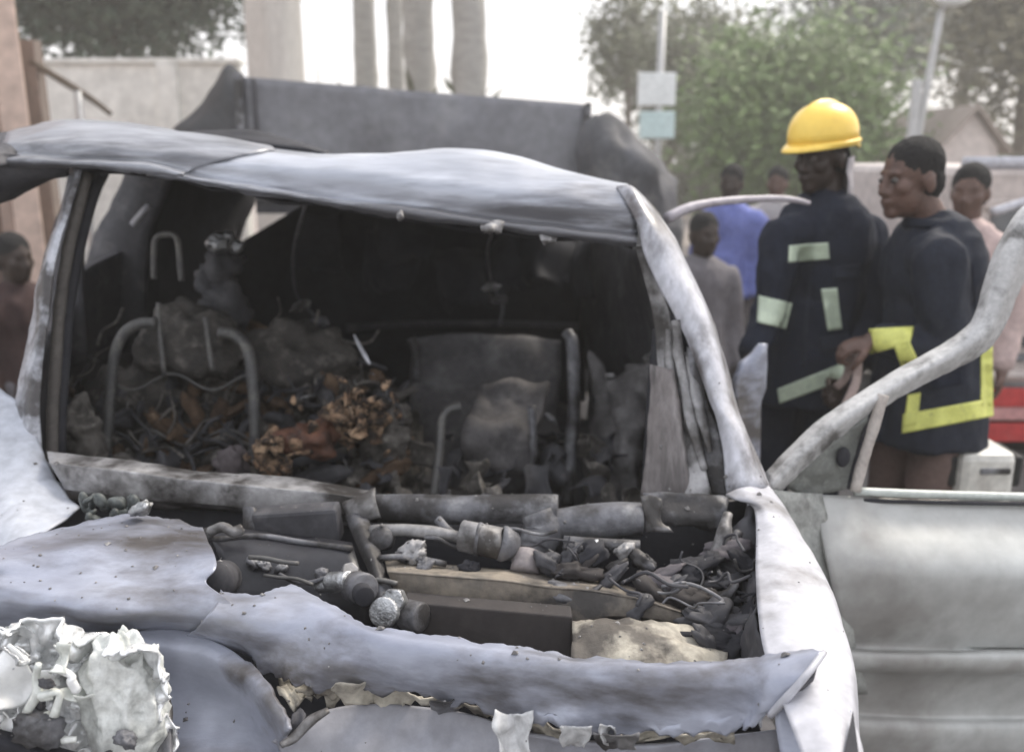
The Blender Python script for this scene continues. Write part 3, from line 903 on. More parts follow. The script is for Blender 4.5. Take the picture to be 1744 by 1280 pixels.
def std_joints(neck, heading, leanx=0.0, sh=.185, hipz=.92, spread=.1):
    """Standing joints under a neck point."""
    B = axes(heading)
    rt = B @ Vector((0, 1, 0))
    J = {'neck': neck}
    pel = Vector((neck.x + leanx, neck.y, hipz))
    for s, k in (('L', -1), ('R', 1)):
        J['sh' + s] = neck + rt * (k * sh) - Vector((0, 0, .075))
        J['hip' + s] = pel + rt * (k * .075)
        J['kn' + s] = Vector((pel.x, pel.y, .5)) + rt * (k * spread) + heading.normalized() * .03
        J['an' + s] = Vector((pel.x, pel.y, .09)) + rt * (k * spread * 1.1)
        J['el' + s] = J['sh' + s] + Vector((0, 0, -.29)) + rt * (k * .05)
        J['wr' + s] = J['el' + s] + Vector((0, 0, -.25)) + heading.normalized() * .08
    return J


# -- firefighter with the yellow helmet
Y1 = 3.3
h1 = Vector((-.62, -.75, 0))
hc1 = pt(1400, 268, Y=Y1)
nk1 = pt(1408, 352, Y=Y1)
J1 = std_joints(nk1, h1, leanx=-.03, sh=.19, hipz=.90)
J1['shL'], J1['shR'] = pt(1474, 402, Y=3.32), pt(1332, 408, Y=3.22)
J1['elL'], J1['wrL'] = pt(1482, 555, Y=3.22), pt(1432, 655, Y=3.06)
J1['elR'], J1['wrR'] = pt(1312, 520, Y=3.16), pt(1280, 610, Y=3.02)
hands1 = [(J1['wrL'], pt(1400, 690, Y=3.0) - J1['wrL'], Vector((-.4, -.6, -.3)), 1.0, 1),
          (J1['wrR'], pt(1268, 665, Y=2.98) - J1['wrR'], Vector((.7, .3, -.1)), .9, -1)]
p1, jk1, bd1, A1 = person('firefighter in navy uniform and yellow helmet standing by the car door', (nk1.x, Y1, 0), h1, SKIN1, NAVY, NAVY, HAIR, J1, hc1, Vector((-.85, -.52, -.12)), voxel=.006, jr=.93, hand_specs=hands1, hem=.74)
bv = bvh_of(jk1)
drape('chest_patch', lerp_rows([(1344, 418), (1411, 413), (1413, 441), (1343, 447)], 8, 4), bv, Y1, REFL, p1)
drape('reflective_strip', lerp_rows([(1398, 492), (1426, 490), (1434, 560), (1410, 563)], 4, 6), bv, Y1, REFL, p1)
drape('reflective_strip', lerp_rows([(1324, 662), (1436, 618), (1441, 646), (1327, 687)], 10, 4), bv, Y1, REFL, p1)
drape('reflective_cuff', lerp_rows([(1292, 503), (1349, 516), (1338, 560), (1289, 548)], 6, 5), bv, Y1, REFL, p1)
drape('placket', lerp_rows([(1376, 460), (1382, 460), (1372, 625), (1365, 627)], 2, 12), bv, Y1, NAVY2, p1, off=.004, thick=.006)
drape('pocket_flap', lerp_rows([(1396, 575), (1450, 566), (1452, 592), (1397, 600)], 5, 3), bv, Y1, NAVY2, p1, off=.005, thick=.008)
drape('pocket_flap', lerp_rows([(1420, 455), (1466, 450), (1468, 472), (1421, 476)], 5, 3), bv, Y1, NAVY2, p1, off=.005, thick=.008)
# helmet: dome, comb, brim, neck flap
def LH(f, r, u, c=hc1, A=A1): return c + A @ Vector((f, r, u))
V, F = [], []
SG, RG = 36, 12
for i in range(RG + 1):
    th = (math.pi / 2) * i / RG
    for k in range(SG):
        a = 2 * math.pi * k / SG
        f = .138 * math.sin(th) * math.cos(a); r_ = .114 * math.sin(th) * math.sin(a)
        u = .058 + .136 * math.cos(th) ** .72
        V.append(LH(f - .005, r_, u + (.010 * math.exp(-(r_ / .012) ** 2) if i < RG - 1 else 0)))
for i in range(RG):
    for k in range(SG):
        F.append((i * SG + k, (i + 1) * SG + k, (i + 1) * SG + (k + 1) % SG, i * SG + (k + 1) % SG))
b0 = len(V)
for i, (ex, dz) in enumerate(((0, 0), (.022, -.012), (.034, -.026))):
    for k in range(SG):
        a = 2 * math.pi * k / SG
        ff = .138 + ex * (.15 + 1.15 * max(0, math.cos(a)) ** .7)
        V.append(LH(ff * math.cos(a) - .005, (.114 + ex * .10) * math.sin(a), .058 + dz * .8 - (.012 if math.cos(a) < -.5 else 0)))
for i in range(2):
    for k in range(SG):
        F.append((b0 + i * SG + k, b0 + (i + 1) * SG + k, b0 + (i + 1) * SG + (k + 1) % SG, b0 + i * SG + (k + 1) % SG))
hm = mesh_obj('helmet', V, F, HELM, p1)
sm = hm.modifiers.new('thickness', 'SOLIDIFY'); sm.thickness = .006; sm.offset = 1
V, F = tube_geo([LH(.137 * math.cos(2 * math.pi * k / 30) - .005, .113 * math.sin(2 * math.pi * k / 30), .050) for k in range(31)], .009, 8)
mesh_obj('helmet_band', V, F, HELM, hm)
sheet('neck_flap', [[LH(-.11 * math.cos(a), .10 * math.sin(a), u) * 1.0 for a in [R(x) for x in (-78, -50, -20, 10, 40, 70)]] for u in (-.005, -.06, -.12, -.17)], CLOTH, p1, n=4, crumple=.012, cs=12, thick=.005)
for k in (-1, 1):
    g = Geo(); g.ball(LH(.082, k * .031, .004), .012); g.obj('eye', M('eye_white', (.12, .105, .095), (.10, .09, .085), None, rough=.3, bump=0), p1)

# -- bareheaded man at the right
Y2 = 2.95
h2 = Vector((-.97, -.24, 0))
hc2 = pt(1552, 305, Y=Y2)
nk2 = pt(1590, 395, Y=Y2)
J2 = std_joints(nk2, h2, leanx=.045, sh=.18, hipz=.84)
J2['shL'], J2['shR'] = pt(1598, 445, Y=2.78), pt(1570, 440, Y=3.12)
J2['elL'], J2['wrL'] = pt(1606, 588, Y=2.76), pt(1485, 580, Y=2.80)
J2['elR'], J2['wrR'] = pt(1560, 585, Y=3.10), pt(1470, 600, Y=3.06)
hands2 = [(J2['wrL'], pt(1440, 592, Y=2.81) - J2['wrL'], Vector((-.2, .25, -1)), .95, 1)]
p2, jk2, bd2, A2 = person('bareheaded man in dark jacket with yellow reflective trim', (nk2.x, Y2, 0), h2, SKIN2, NAVY2, KHAKI, HAIR, J2, hc2, Vector((-.96, -.22, -.10)), voxel=.006, jr=.98, hand_specs=hands2, hem=.70)
bv = bvh_of(jk2)
drape('reflective_cuff', lerp_rows([(1480, 560), (1556, 556), (1550, 584), (1482, 603)], 8, 5), bv, Y2, REFLY, p2)
drape('reflective_strip', lerp_rows([(1519, 580), (1548, 578), (1580, 650), (1548, 662)], 4, 8), bv, Y2, REFLY, p2)
drape('reflective_strip', lerp_rows([(1546, 672), (1568, 668), (1562, 722), (1538, 728)], 4, 5), bv, Y2, REFLY, p2)
drape('reflective_hem', lerp_rows([(1538, 705), (1690, 678), (1692, 708), (1536, 738)], 16, 4), bv, Y2, REFLY, p2)
drape('reflective_strip', lerp_rows([(1671, 570), (1690, 565), (1691, 690), (1671, 692)], 3, 9), bv, Y2, REFLY, p2)
drape('back_seam', lerp_rows([(1655, 450), (1659, 450), (1668, 570), (1664, 570)], 2, 8), bv, Y2, NAVY, p2, off=.003, thick=.004)
drape('pocket_flap', lerp_rows([(1580, 640), (1640, 630), (1641, 654), (1581, 664)], 5, 3), bv, Y2, NAVY, p2, off=.005, thick=.008)
for k in (-1, 1):
    g = Geo(); g.ball(A2 @ Vector((.082, k * .031, .004)) + hc2, .0105); g.obj('eye', MATS['eye_white'], p2)
    g = Geo(); g.ball(A2 @ Vector((.0915, k * .032, .004)) + hc2, .006); g.obj('pupil', BLACK, p2)
V, F = tube_geo(spline([nk2 + Vector((.075 * math.cos(a) - .01, .08 * math.sin(a), .03)) for a in [R(x) for x in range(0, 361, 40)]], 3), .018, 8)
mesh_obj('collar', V, F, NAVY2, p2)
st = thing('webbing_strap', pt(1450, 640, Y=2.83), 'dusty pink strap hanging from the bareheaded man\'s hand', 'strap')
tube('strap', [pt(1470, 575, Y=2.83), pt(1462, 606, Y=2.82), pt(1458, 650, Y=2.8), pt(1440, 690, Y=2.78), pt(1418, 722, Y=2.78), pt(1408, 760, Y=2.8)], .016, STRAP, st, n=5, flat=.35, wob=.1)
tube('strap_tail', [pt(1450, 604, Y=2.84), pt(1442, 640, Y=2.88), pt(1424, 660, Y=2.9)], .014, STRAP, st, n=5, flat=.35, wob=.1)

# -- onlookers behind
def onlooker(px, py_head, Y, heading, jacket, skin, label, trousers=GREYS, hipz=.9, hair=HAIR):
    hc = pt(px, py_head, Y=Y)
    nk = hc - Vector((0, 0, .19)) - heading.normalized() * .02
    J = std_joints(nk, heading, hipz=min(hipz, nk.z - .52))
    B = axes(heading)
    hs_ = [(J['wr' + s], Vector((0, 0, -1)) + heading * .2, heading * .3 + (B @ Vector((0, -k, 0))), .45, k) for s, k in (('L', -1), ('R', 1))]
    return person(label, (nk.x, Y, 0), heading, skin, jacket, trousers, hair, J, hc, heading + Vector((0, 0, -.05)), voxel=.01, coarse=True, jr=.92, hand_specs=hs_, hem=J['hipL'].z - .1)

onlooker(1246, 312, 6.4, Vector((-.5, -.9, 0)), BLUES, SKIN1, 'onlooker in a blue shirt farther back left of the helmeted firefighter')
onlooker(1324, 312, 7.2, Vector((-.4, -.9, 0)), M('pale_shirt_cloth', (.45, .42, .42), (.38, .36, .36), None, scale=5, rough=.9), SKIN2, 'onlooker whose face shows just left of the helmeted firefighter')
onlooker(1200, 400, 5.2, Vector((.3, -1, 0)), GREYS, SKIN1, 'stooping onlooker in dark grey between the car and the firefighter', hipz=.75)
onlooker(1652, 328, 4.15, Vector((-.6, -.8, 0)), M('pinkish_shirt_cloth', (.56, .43, .40), (.46, .35, .33), None, scale=5, rough=.9), SKIN2, 'onlooker in a pale pink shirt behind the bareheaded man')
onlooker(24, 440, 4.6, Vector((.8, -.4, 0)), MAROON, SKIN1, 'crouching onlooker in dark maroon left of the car', hipz=.7)

# ------------------------------------------------------------------ THE BURNT CAR
car = thing('burnt_car', (-.32, 2.9, 0), 'burnt-out pale van-like car with missing windscreen and torn bonnet', 'car')

# --- roof
ROOFG = grid([
    [(10, 285, 2.2), (130, 287, 2.16), (250, 296, 2.14), (420, 328, 2.13), (600, 357, 2.12), (800, 383, 2.10), (950, 403, 2.08), (1084, 418, 2.05)],
    [(8, 278, 2.19), (130, 281, 2.15), (250, 289, 2.13), (420, 319, 2.12), (600, 347, 2.11), (800, 374, 2.09), (950, 394, 2.07), (1085, 409, 2.04)],
    [(6, 268, 2.235), (130, 274, 2.20), (250, 281, 2.18), (420, 309, 2.17), (600, 336, 2.155), (800, 363, 2.135), (950, 383, 2.115), (1086, 398, 2.085)],
    [(10, 245, 2.28), (130, 250, 2.22), (270, 258, 2.2), (430, 275, 2.19), (610, 290, 2.17), (800, 310, 2.15), (950, 335, 2.13), (1080, 355, 2.10)],
    [(20, 230, 2.42), (130, 213, 2.4), (280, 228, 2.38), (430, 255, 2.36), (620, 266, 2.34), (790, 257, 2.33), (950, 290, 2.30), (1066, 318, 2.26)],
    [(60, 226, 2.8), (150, 215, 2.8), (290, 226, 2.8), (430, 262, 2.8), (620, 275, 2.8), (790, 268, 2.8), (940, 300, 2.8), (1040, 325, 2.8)],
    [(210, 245, 3.7), (270, 245, 3.7), (360, 255, 3.7), (470, 280, 3.7), (620, 285, 3.7), (780, 290, 3.7), (900, 310, 3.7), (985, 330, 3.7)],
    [(330, 275, 4.5), (380, 270, 4.5), (440, 275, 4.5), (530, 290, 4.5), (630, 295, 4.5), (770, 305, 4.5), (880, 320, 4.5), (960, 340, 4.5)],
])
sheet('roof', [r[2:] for r in ROOFG], ROOFM, car, n=10, crumple=.008, cs=5, fine=.001, thick=.006, ragged=(.006, 0), seed=2, ridge=.002)
ENDS = (.0, .12, .2, .55, .95)
sheet('roof', [[p - Vector((0, .006, -.005)) for p in r[:3]] + [(r[2].lerp(r[3], .25 + ENDS[i]) if ENDS[i] < .75 else r[3].lerp(r[4], ENDS[i] - .75)) - Vector((0, .006, -.005))] if i < 5 else r[:3] + [r[2].lerp(r[3], .5)] for i, r in enumerate(ROOFG)], M('scorched_roof_steel', (.34, .35, .385), (.22, .225, .245), (.44, .45, .48), scale=2.6, rough=.36, metal=.2, c3amt=.40, stretch=(.6, 3, 4), bump=.12, soot=(.075, .075, .082), sootamt=.39), car, n=10, crumple=.008, cs=5, fine=.001, thick=.006, ragged=(.006, 0), seed=2, ridge=.002)
sheet('roof_gap_shade', grid([
    [(285, 233, 2.55), (340, 226, 2.55), (400, 222, 2.55), (460, 230, 2.55), (510, 244, 2.55), (560, 260, 2.55)],
    [(285, 240, 2.46), (340, 242, 2.45), (400, 243, 2.45), (460, 249, 2.44), (510, 256, 2.43), (560, 264, 2.42)],
]), CHARB, car, n=5, crumple=.006, cs=12, thick=.008)  # black sheet stands in for the dark gap in the buckled roof
sheet('headlining', grid([
    [(30, 293, 2.26), (250, 302, 2.24), (600, 360, 2.22), (950, 405, 2.18), (1078, 422, 2.14)],
    [(230, 275, 3.6), (400, 285, 3.6), (620, 310, 3.6), (860, 330, 3.6), (990, 350, 3.6)],
    [(340, 285, 4.48), (450, 290, 4.48), (640, 310, 4.48), (850, 328, 4.48), (955, 348, 4.48)],
]), CHARB, car, n=6, crumple=.02, cs=7, thick=.008)
sheet('roof_rail', grid([
    [(-160, 262, 2.0), (-60, 262, 2.1), (20, 262, 2.2), (110, 284, 2.2)],
    [(-160, 330, 2.0), (-60, 322, 2.1), (10, 310, 2.2), (112, 290, 2.24)],
    [(-160, 390, 2.1), (-60, 365, 2.2), (4, 342, 2.3), (108, 296, 2.3)],
]), CHAR, car, n=5, crumple=.012, cs=9, thick=.012)  # dark wedge painted in as the shaded underside of the roof overhang
sheet('roof', grid([
    [(-160, 235, 2.2), (-60, 238, 2.3), (30, 226, 2.42)],
    [(-160, 265, 2.02), (-60, 264, 2.12), (30, 248, 2.27)],
    [(-160, 300, 1.98), (-60, 295, 2.08), (24, 280, 2.19)],
]), CHAR, car, n=5, crumple=.012, cs=7, thick=.01)  # charred colour imitates the shadow on the roof's left end
# bits hanging from the roof edge
rnd = random.Random(5)
for (px, py, s) in ((838, 385, 26), (936, 402, 20), (683, 368, 6)):
    sheet('torn_lining', grid([[(px - s * .8, py - 6, 2.1), (px, py - 10, 2.09), (px + s * .8, py - 4, 2.09)],
                              [(px - s * .7, py + s * .35, 2.07), (px, py + s * .2, 2.06), (px + s * .6, py + s * .4, 2.07)],
                              [(px - s * .5, py + s * .5, 2.09), (px + s * .2, py + s * .4, 2.06), (px + s * .5, py + s * .65, 2.09)]]), PALEM, car, n=4, crumple=.01, cs=40, thick=.003)

# --- right A-pillar (towards the open door)
sheet('windscreen_pillar', grid([
    [(1050, 318, 2.16), (1075, 318, 2.14), (1105, 345, 2.16), (1118, 362, 2.25)],
    [(1085, 380, 2.06), (1110, 385, 2.04), (1140, 398, 2.08), (1150, 410, 2.18)],
    [(1100, 440, 2.02), (1132, 445, 2.0), (1168, 455, 2.03), (1178, 470, 2.14)],
    [(1140, 520, 1.96), (1162, 520, 1.94), (1196, 520, 1.96), (1206, 530, 2.08)],
    [(1180, 600, 1.89), (1195, 600, 1.87), (1222, 600, 1.89), (1232, 606, 2.0)],
    [(1208, 680, 1.82), (1220, 680, 1.80), (1244, 685, 1.82), (1254, 690, 1.92)],
    [(1228, 740, 1.77), (1245, 735, 1.75), (1268, 740, 1.77), (1276, 745, 1.86)],
    [(1238, 840, 1.70), (1262, 835, 1.68), (1300, 830, 1.70), (1312, 832, 1.80)],
]), M('scorched_white_pillar', (.52, .52, .56), (.38, .385, .42), (.25, .24, .24), scale=6, rough=.34, c3amt=.4, bump=.12, soot=(.11, .10, .10), sootamt=.39, stretch=(1.4, 1, .7)), car, n=6, crumple=.003, cs=14, thick=.005, seed=4)
sheet('pillar_lining', grid([
    [(1082, 420, 2.06), (1094, 420, 2.06), (1108, 430, 2.06)],
    [(1108, 520, 2.02), (1124, 520, 2.01), (1136, 520, 2.0)],
    [(1118, 600, 1.98), (1138, 600, 1.97), (1152, 600, 1.96)],
    [(1122, 680, 1.92), (1145, 680, 1.90), (1166, 680, 1.88)],
    [(1126, 760, 1.86), (1160, 760, 1.83), (1188, 760, 1.81)],
    [(1120, 850, 1.80), (1170, 850, 1.76), (1215, 850, 1.73)],
]), PALEM, car, n=7, crumple=.006, cs=16, thick=.004, seed=8, ridge=.006)
for a_ in ([(1150, 545, 1.93), (1156, 600, 1.92), (1168, 660, 1.88), (1184, 740, 1.82), (1200, 800, 1.78)],
           [(1172, 600, 1.92), (1184, 660, 1.87), (1196, 710, 1.83), (1210, 770, 1.78)],
           [(1140, 560, 1.95), (1142, 640, 1.92), (1150, 700, 1.88)]):
    tube('pillar_strip', [pt(*p) for p in a_], [.009] + [.013] * (len(a_) - 2) + [.006], PALEM, car, n=5, wob=.4, flat=.5)
STRK = M('streaked_burnt_steel', (.19, .17, .165), (.10, .09, .088), (.27, .25, .245), scale=9, rough=.6, c3amt=.38, stretch=(2.5, 1, .45), bump=.3, soot=(.05, .045, .045), sootamt=.36)
sheet('pillar_base', grid([
    [(1108, 620, 1.93), (1116, 622, 1.92), (1140, 628, 1.90), (1148, 630, 1.91)],
    [(1104, 700, 1.88), (1112, 702, 1.87), (1152, 706, 1.84), (1160, 706, 1.86)],
    [(1098, 770, 1.84), (1106, 772, 1.83), (1162, 776, 1.80), (1170, 776, 1.82)],
    [(1092, 845, 1.81), (1100, 847, 1.80), (1168, 850, 1.77), (1176, 850, 1.79)],
]), STRK, car, n=7, crumple=.006, cs=14, thick=.004, ridge=.003)
sheet('pillar_base', grid([
    [(1166, 590, 1.925), (1172, 592, 1.91), (1186, 598, 1.90), (1192, 600, 1.91)],
    [(1176, 680, 1.88), (1182, 682, 1.865), (1206, 688, 1.85), (1212, 690, 1.86)],
    [(1182, 760, 1.83), (1190, 762, 1.815), (1226, 768, 1.79), (1232, 768, 1.80)],
    [(1186, 845, 1.79), (1194, 847, 1.775), (1234, 848, 1.745), (1242, 848, 1.76)],
]), GREYM, car, n=7, crumple=.008, cs=14, thick=.004, ridge=.003)
sheet('pillar_backing', grid([
    [(1112, 560, 2.02), (1150, 560, 2.0), (1196, 580, 1.98)],
    [(1100, 700, 1.96), (1160, 700, 1.93), (1232, 700, 1.90)],
    [(1092, 850, 1.90), (1160, 850, 1.87), (1252, 850, 1.83)],
]), CHARB, car, n=5, crumple=.01, thick=.006)

# --- left A-pillar and side frames
sheet('windscreen_pillar', grid([
    [(124, 285, 2.26), (132, 288, 2.2), (140, 290, 2.2)],
    [(101, 370, 2.18), (107, 370, 2.14), (116, 370, 2.14)],
    [(72, 450, 2.12), (80, 450, 2.07), (94, 450, 2.07)],
    [(58, 520, 2.09), (70, 520, 2.03), (86, 520, 2.03)],
    [(46, 590, 2.04), (62, 590, 1.98), (76, 590, 1.98)],
    [(26, 690, 1.98), (48, 690, 1.92), (68, 690, 1.92)],
    [(20, 790, 1.92), (50, 800, 1.86), (74, 800, 1.86)],
]), PILLAR, car, n=5, crumple=.006, cs=14, thick=.006, seed=6)
tube('pillar_strip', [pt(150, 296, Y=2.22), pt(122, 400, Y=2.16), pt(104, 500, Y=2.1), pt(96, 600, Y=2.04), pt(90, 700, Y=1.99), pt(88, 790, Y=1.93)], .014, M('brown_scorched_rubber', (.10, .09, .08), (.07, .062, .058), None, scale=10, rough=.8), car, n=4, wob=.2)
tube('pillar_strip', [pt(166, 298, Y=2.26), pt(136, 410, Y=2.2), pt(116, 520, Y=2.13), pt(106, 640, Y=2.06), pt(100, 780, Y=1.98)], .016, CHARB, car, n=4, wob=.2)
sheet('side_pillar', grid([[(126, 280, 2.9), (140, 280, 2.86), (188, 285, 2.86)], [(114, 340, 2.9), (140, 340, 2.86), (169, 335, 2.86)], [(86, 430, 2.9), (112, 430, 2.86), (142, 430, 2.86)], [(80, 620, 2.9), (110, 620, 2.86), (150, 620, 2.86)]]), CHAR, car, n=4, crumple=.01, thick=.02)
sheet('side_pillar', grid([[(215, 285, 3.5), (240, 285, 3.46), (300, 290, 3.46)], [(196, 340, 3.5), (226, 345, 3.46), (275, 350, 3.46)], [(153, 430, 3.5), (175, 430, 3.46), (250, 430, 3.46)], [(130, 600, 3.5), (150, 600, 3.46), (250, 600, 3.46)]]), CHAR, car, n=4, crumple=.012, thick=.02)
tube('bright_slit', [pt(226, 383, Y=3.3), pt(254, 350, Y=3.3)], .013, WHITE, car, n=2)  # white bar drawn for daylight showing through a slit in the pillar
# left body side below the windows (inner face of the doors), rear quarter
sheet('body_side', grid([
    [(60, 600, 2.05), (90, 560, 2.5), (130, 470, 3.1), (250, 405, 3.7), (330, 395, 4.2), (400, 395, 4.5)],
    [(40, 800, 2.0), (80, 700, 2.45), (130, 640, 3.05), (230, 560, 3.65), (320, 510, 4.15), (400, 490, 4.5)],
    [(30, 1200, 1.9), (70, 1000, 2.4), (130, 880, 3.0), (220, 760, 3.6), (310, 690, 4.1), (400, 640, 4.5)],
]), CHAR, car, n=5, crumple=.02, cs=6, thick=.03)
sheet('rear_quarter', grid([
    [(270, 275, 3.6), (340, 280, 4.0), (440, 300, 4.5)],
    [(260, 340, 3.6), (330, 340, 4.0), (428, 345, 4.5)],
    [(250, 430, 3.6), (330, 420, 4.0), (402, 430, 4.5)],
    [(250, 640, 3.6), (330, 600, 4.0), (402, 580, 4.5)],
]), CHARB, car, n=4, crumple=.02, cs=6, thick=.02)
sheet('body_side', grid([
    [(1130, 430, 2.3), (1080, 420, 2.9), (1030, 400, 3.6), (985, 390, 4.5)],
    [(1160, 620, 2.2), (1100, 560, 2.85), (1040, 500, 3.55), (990, 470, 4.5)],
    [(1190, 860, 1.9), (1120, 740, 2.8), (1050, 620, 3.5), (995, 560, 4.5)],
    [(1200, 1150, 1.9), (1130, 900, 2.75), (1060, 760, 3.45), (1000, 660, 4.5)],
]), CHAR, car, n=5, crumple=.03, cs=6, thick=.02)
# rear wall with an open triangular corner
rw = [pt(540, 334, Y=4.5), pt(985, 350, Y=4.5), pt(998, 420, Y=4.5), pt(998, 690, Y=4.5), pt(398, 690, Y=4.5), pt(400, 425, Y=4.5), pt(410, 412, Y=4.5)]
prism('tailgate', rw, Vector((0, .05, 0)), CHARB, car)
prism('rear_pillar', [pt(400, 425, Y=4.46), pt(428, 330, Y=4.46), pt(440, 300, Y=4.46), pt(418, 300, Y=4.46), pt(385, 430, Y=4.46)], Vector((0, .06, 0)), CHAR, car)
tube('tailgate_rail', [pt(590, 560, Y=4.3), pt(720, 552, Y=4.3), pt(860, 552, Y=4.3), pt(985, 556, Y=4.3)], .02, CHAR, car, n=3, wob=.3)
# floor
sheet('cabin_floor', [[Vector((x, y, .38)) for x in (-1.25, -.6, 0, .6)] for y in (1.5, 2.5, 3.5, 4.55)], CHAR, car, n=5, crumple=.04, cs=5, thick=.02)
# right rear wheel housing etc. seen as grey shapes
sheet('wheel_housing', grid([
    [(1010, 600, 3.0), (1045, 640, 2.9), (1085, 620, 2.8), (1110, 600, 2.7)],
    [(1005, 690, 2.9), (1050, 700, 2.66), (1085, 690, 2.66), (1108, 680, 2.7)],
    [(1000, 780, 2.8), (1040, 780, 2.58), (1076, 790, 2.56), (1104, 780, 2.66)],
    [(990, 880, 2.7), (1040, 880, 2.54), (1080, 880, 2.54), (1100, 880, 2.62)],
]), MATS.get('ashen_grey_steel') or M('ashen_grey_steel', (.22, .21, .212), (.12, .115, .118), (.30, .29, .29), scale=7, rough=.7, c3amt=.4, bump=.4), car, n=8, crumple=.05, cs=9, thick=.01, ridge=.02)

# --- seats: bare hoops, springs
s1 = mesh_obj('seat_frame', *tube_geo(spline([pt(176, 830, Y=2.45), pt(184, 720, Y=2.5), pt(193, 620, Y=2.55), pt(208, 572, Y=2.57), pt(236, 552, Y=2.58), pt(266, 549, Y=2.58)], 6), .016, 10, .15), ROD, car)
mesh_obj('seat_hoop', *tube_geo(spline([pt(374, 566, Y=2.58), pt(402, 572, Y=2.57), pt(422, 596, Y=2.55), pt(430, 650, Y=2.52), pt(434, 740, Y=2.48), pt(428, 840, Y=2.44)], 6), .017, 10, .15), ROD, s1)
mesh_obj('headrest_frame', *tube_geo(spline([pt(262, 475, Y=2.6), pt(262, 430, Y=2.6), pt(266, 405, Y=2.6), pt(285, 399, Y=2.6), pt(300, 404, Y=2.6), pt(305, 430, Y=2.6), pt(309, 478, Y=2.6)], 6), .009, 10, .15), ROD, s1)
mesh_obj('headrest_post', *tube_geo(spline([pt(270, 515, Y=2.6), pt(272, 560, Y=2.59), pt(280, 640, Y=2.56)], 4), .008, 8), ROD, s1)
mesh_obj('headrest_post', *tube_geo(spline([pt(350, 540, Y=2.6), pt(356, 590, Y=2.59), pt(362, 630, Y=2.56)], 4), .008, 8), ROD, s1)
for i in range(2):
    y = 650 + i * 95
    mesh_obj('spring_wire', *tube_geo(spline([pt(190 + (240) * k / 10, y + 14 * math.sin(k * 1.1 + i * 2), Y=2.56 - i * .015) for k in range(11)], 3), .0045, 6), ROD, s1)
s2 = mesh_obj('seat_frame', *tube_geo(spline([pt(738, 850, Y=2.35), pt(748, 770, Y=2.4), pt(752, 720, Y=2.43), pt(764, 698, Y=2.44), pt(784, 692, Y=2.45)], 6), .013, 10, .2), ROD, car)
mesh_obj('seat_hoop', *tube_geo(spline([pt(966, 565, Y=2.75), pt(975, 590, Y=2.72), pt(977, 700, Y=2.65), pt(970, 780, Y=2.55), pt(966, 860, Y=2.45)], 6), .02, 10, .15), GREYM, s2)
sheet('seat_back', grid([
    [(705, 575, 3.1), (780, 568, 3.12), (860, 570, 3.12), (955, 578, 3.1)],
    [(700, 640, 3.05), (780, 640, 3.08), (860, 650, 3.02), (955, 645, 3.05)],
    [(700, 700, 3.0), (780, 705, 2.98), (860, 690, 2.9), (955, 700, 3.0)],
    [(700, 830, 2.9), (780, 830, 2.85), (860, 840, 2.8), (955, 840, 2.9)],
]), M('grey_ash_weave', (.13, .125, .13), (.075, .072, .076), (.19, .185, .185), scale=6, rough=.9, c3amt=.4, bump=.4), s2, n=7, crumple=.03, cs=7, thick=.02, ridge=.012)
sheet('seat_cushion', grid([
    [(820, 650, 2.7), (870, 655, 2.7), (935, 650, 2.7)],
    [(806, 700, 2.6), (870, 705, 2.58), (925, 700, 2.6)],
    [(790, 740, 2.5), (860, 735, 2.48), (910, 740, 2.5)],
    [(790, 800, 2.5), (860, 800, 2.48), (910, 800, 2.5)],
]), M('grey_ash_cloth', (.125, .118, .12), (.075, .07, .073), (.18, .17, .17), scale=10, rough=.9, c3amt=.4), s2, n=5, crumple=.04, cs=9, thick=.02)
tube('belt_stalk', [pt(905, 690, Y=2.5), pt(908, 740, Y=2.48), pt(910, 790, Y=2.46)], .012, GREYM, car, n=4, wob=.3)
tube('belt_stalk', [pt(700, 575, Y=3.05), pt(708, 600, Y=3.04), pt(708, 650, Y=3.02)], .016, GREYM, car, n=3)
tube('white_flash', [pt(603, 570, Y=2.5), pt(611, 586, Y=2.47), pt(622, 606, Y=2.44), pt(630, 620, Y=2.42)], [.003, .006, .007, .004], WHITE, car, n=3)  # white sliver painted in as a bright flash in the cabin

# bright bits hanging in the roof corner above the seats
rnd = random.Random(8)
def crumb(name, c, r, mat, parent, seed, amp=.5, sx=1.3, sz=.8):
    V, F = ball_geo((0, 0, 0), (r * sx, r, r * sz), Matrix.Rotation(rnd.uniform(-.9, .9), 3, 'Y'), 20, 14)
    V = [c + v * (1 + amp * nz(v, 1.1 / r, seed) + amp * .7 * (1 - 2.5 * abs(nz(v, 2.2 / r, seed + 4)))) for v in V]
    return mesh_obj(name, V, F, mat, parent)
for k, (px, py, r_) in enumerate(((372, 412, .030), (392, 402, .014), (404, 420, .018))):
    crumb('melted_lamp', pt(px, py, Y=2.9), r_, SILV, car, k, sx=1.2)
for k, (px, py, r_) in enumerate(((380, 455, .05), (372, 490, .055), (388, 525, .06), (360, 530, .04))):
    crumb('hanging_char', pt(px, py, Y=2.98), r_, CHAR, car, k + 9, amp=.6, sx=.9, sz=1.2)
for k, (px, py, r_, m) in enumerate(((512, 520, .022, PALEM), (545, 548, .02, GREYM), (835, 488, .02, PALEM), (852, 510, .018, GREYM), (1040, 640, .012, PALEM), (1104, 608, .014, PALEM), (938, 712, .014, GREYM))):
    crumb('melted_drip', pt(px, py, Y=3.05 if py < 600 and px < 1000 else 2.6), r_, m, car, k + 20, amp=.6, sz=.6)
tube('hanging_wire', [pt(838, 395, Y=2.2), pt(830, 430, Y=2.7), pt(836, 480, Y=3.05), pt(856, 520, Y=3.05), pt(850, 556, Y=3.05)], .006, CHAR, car, n=5, wob=.3)
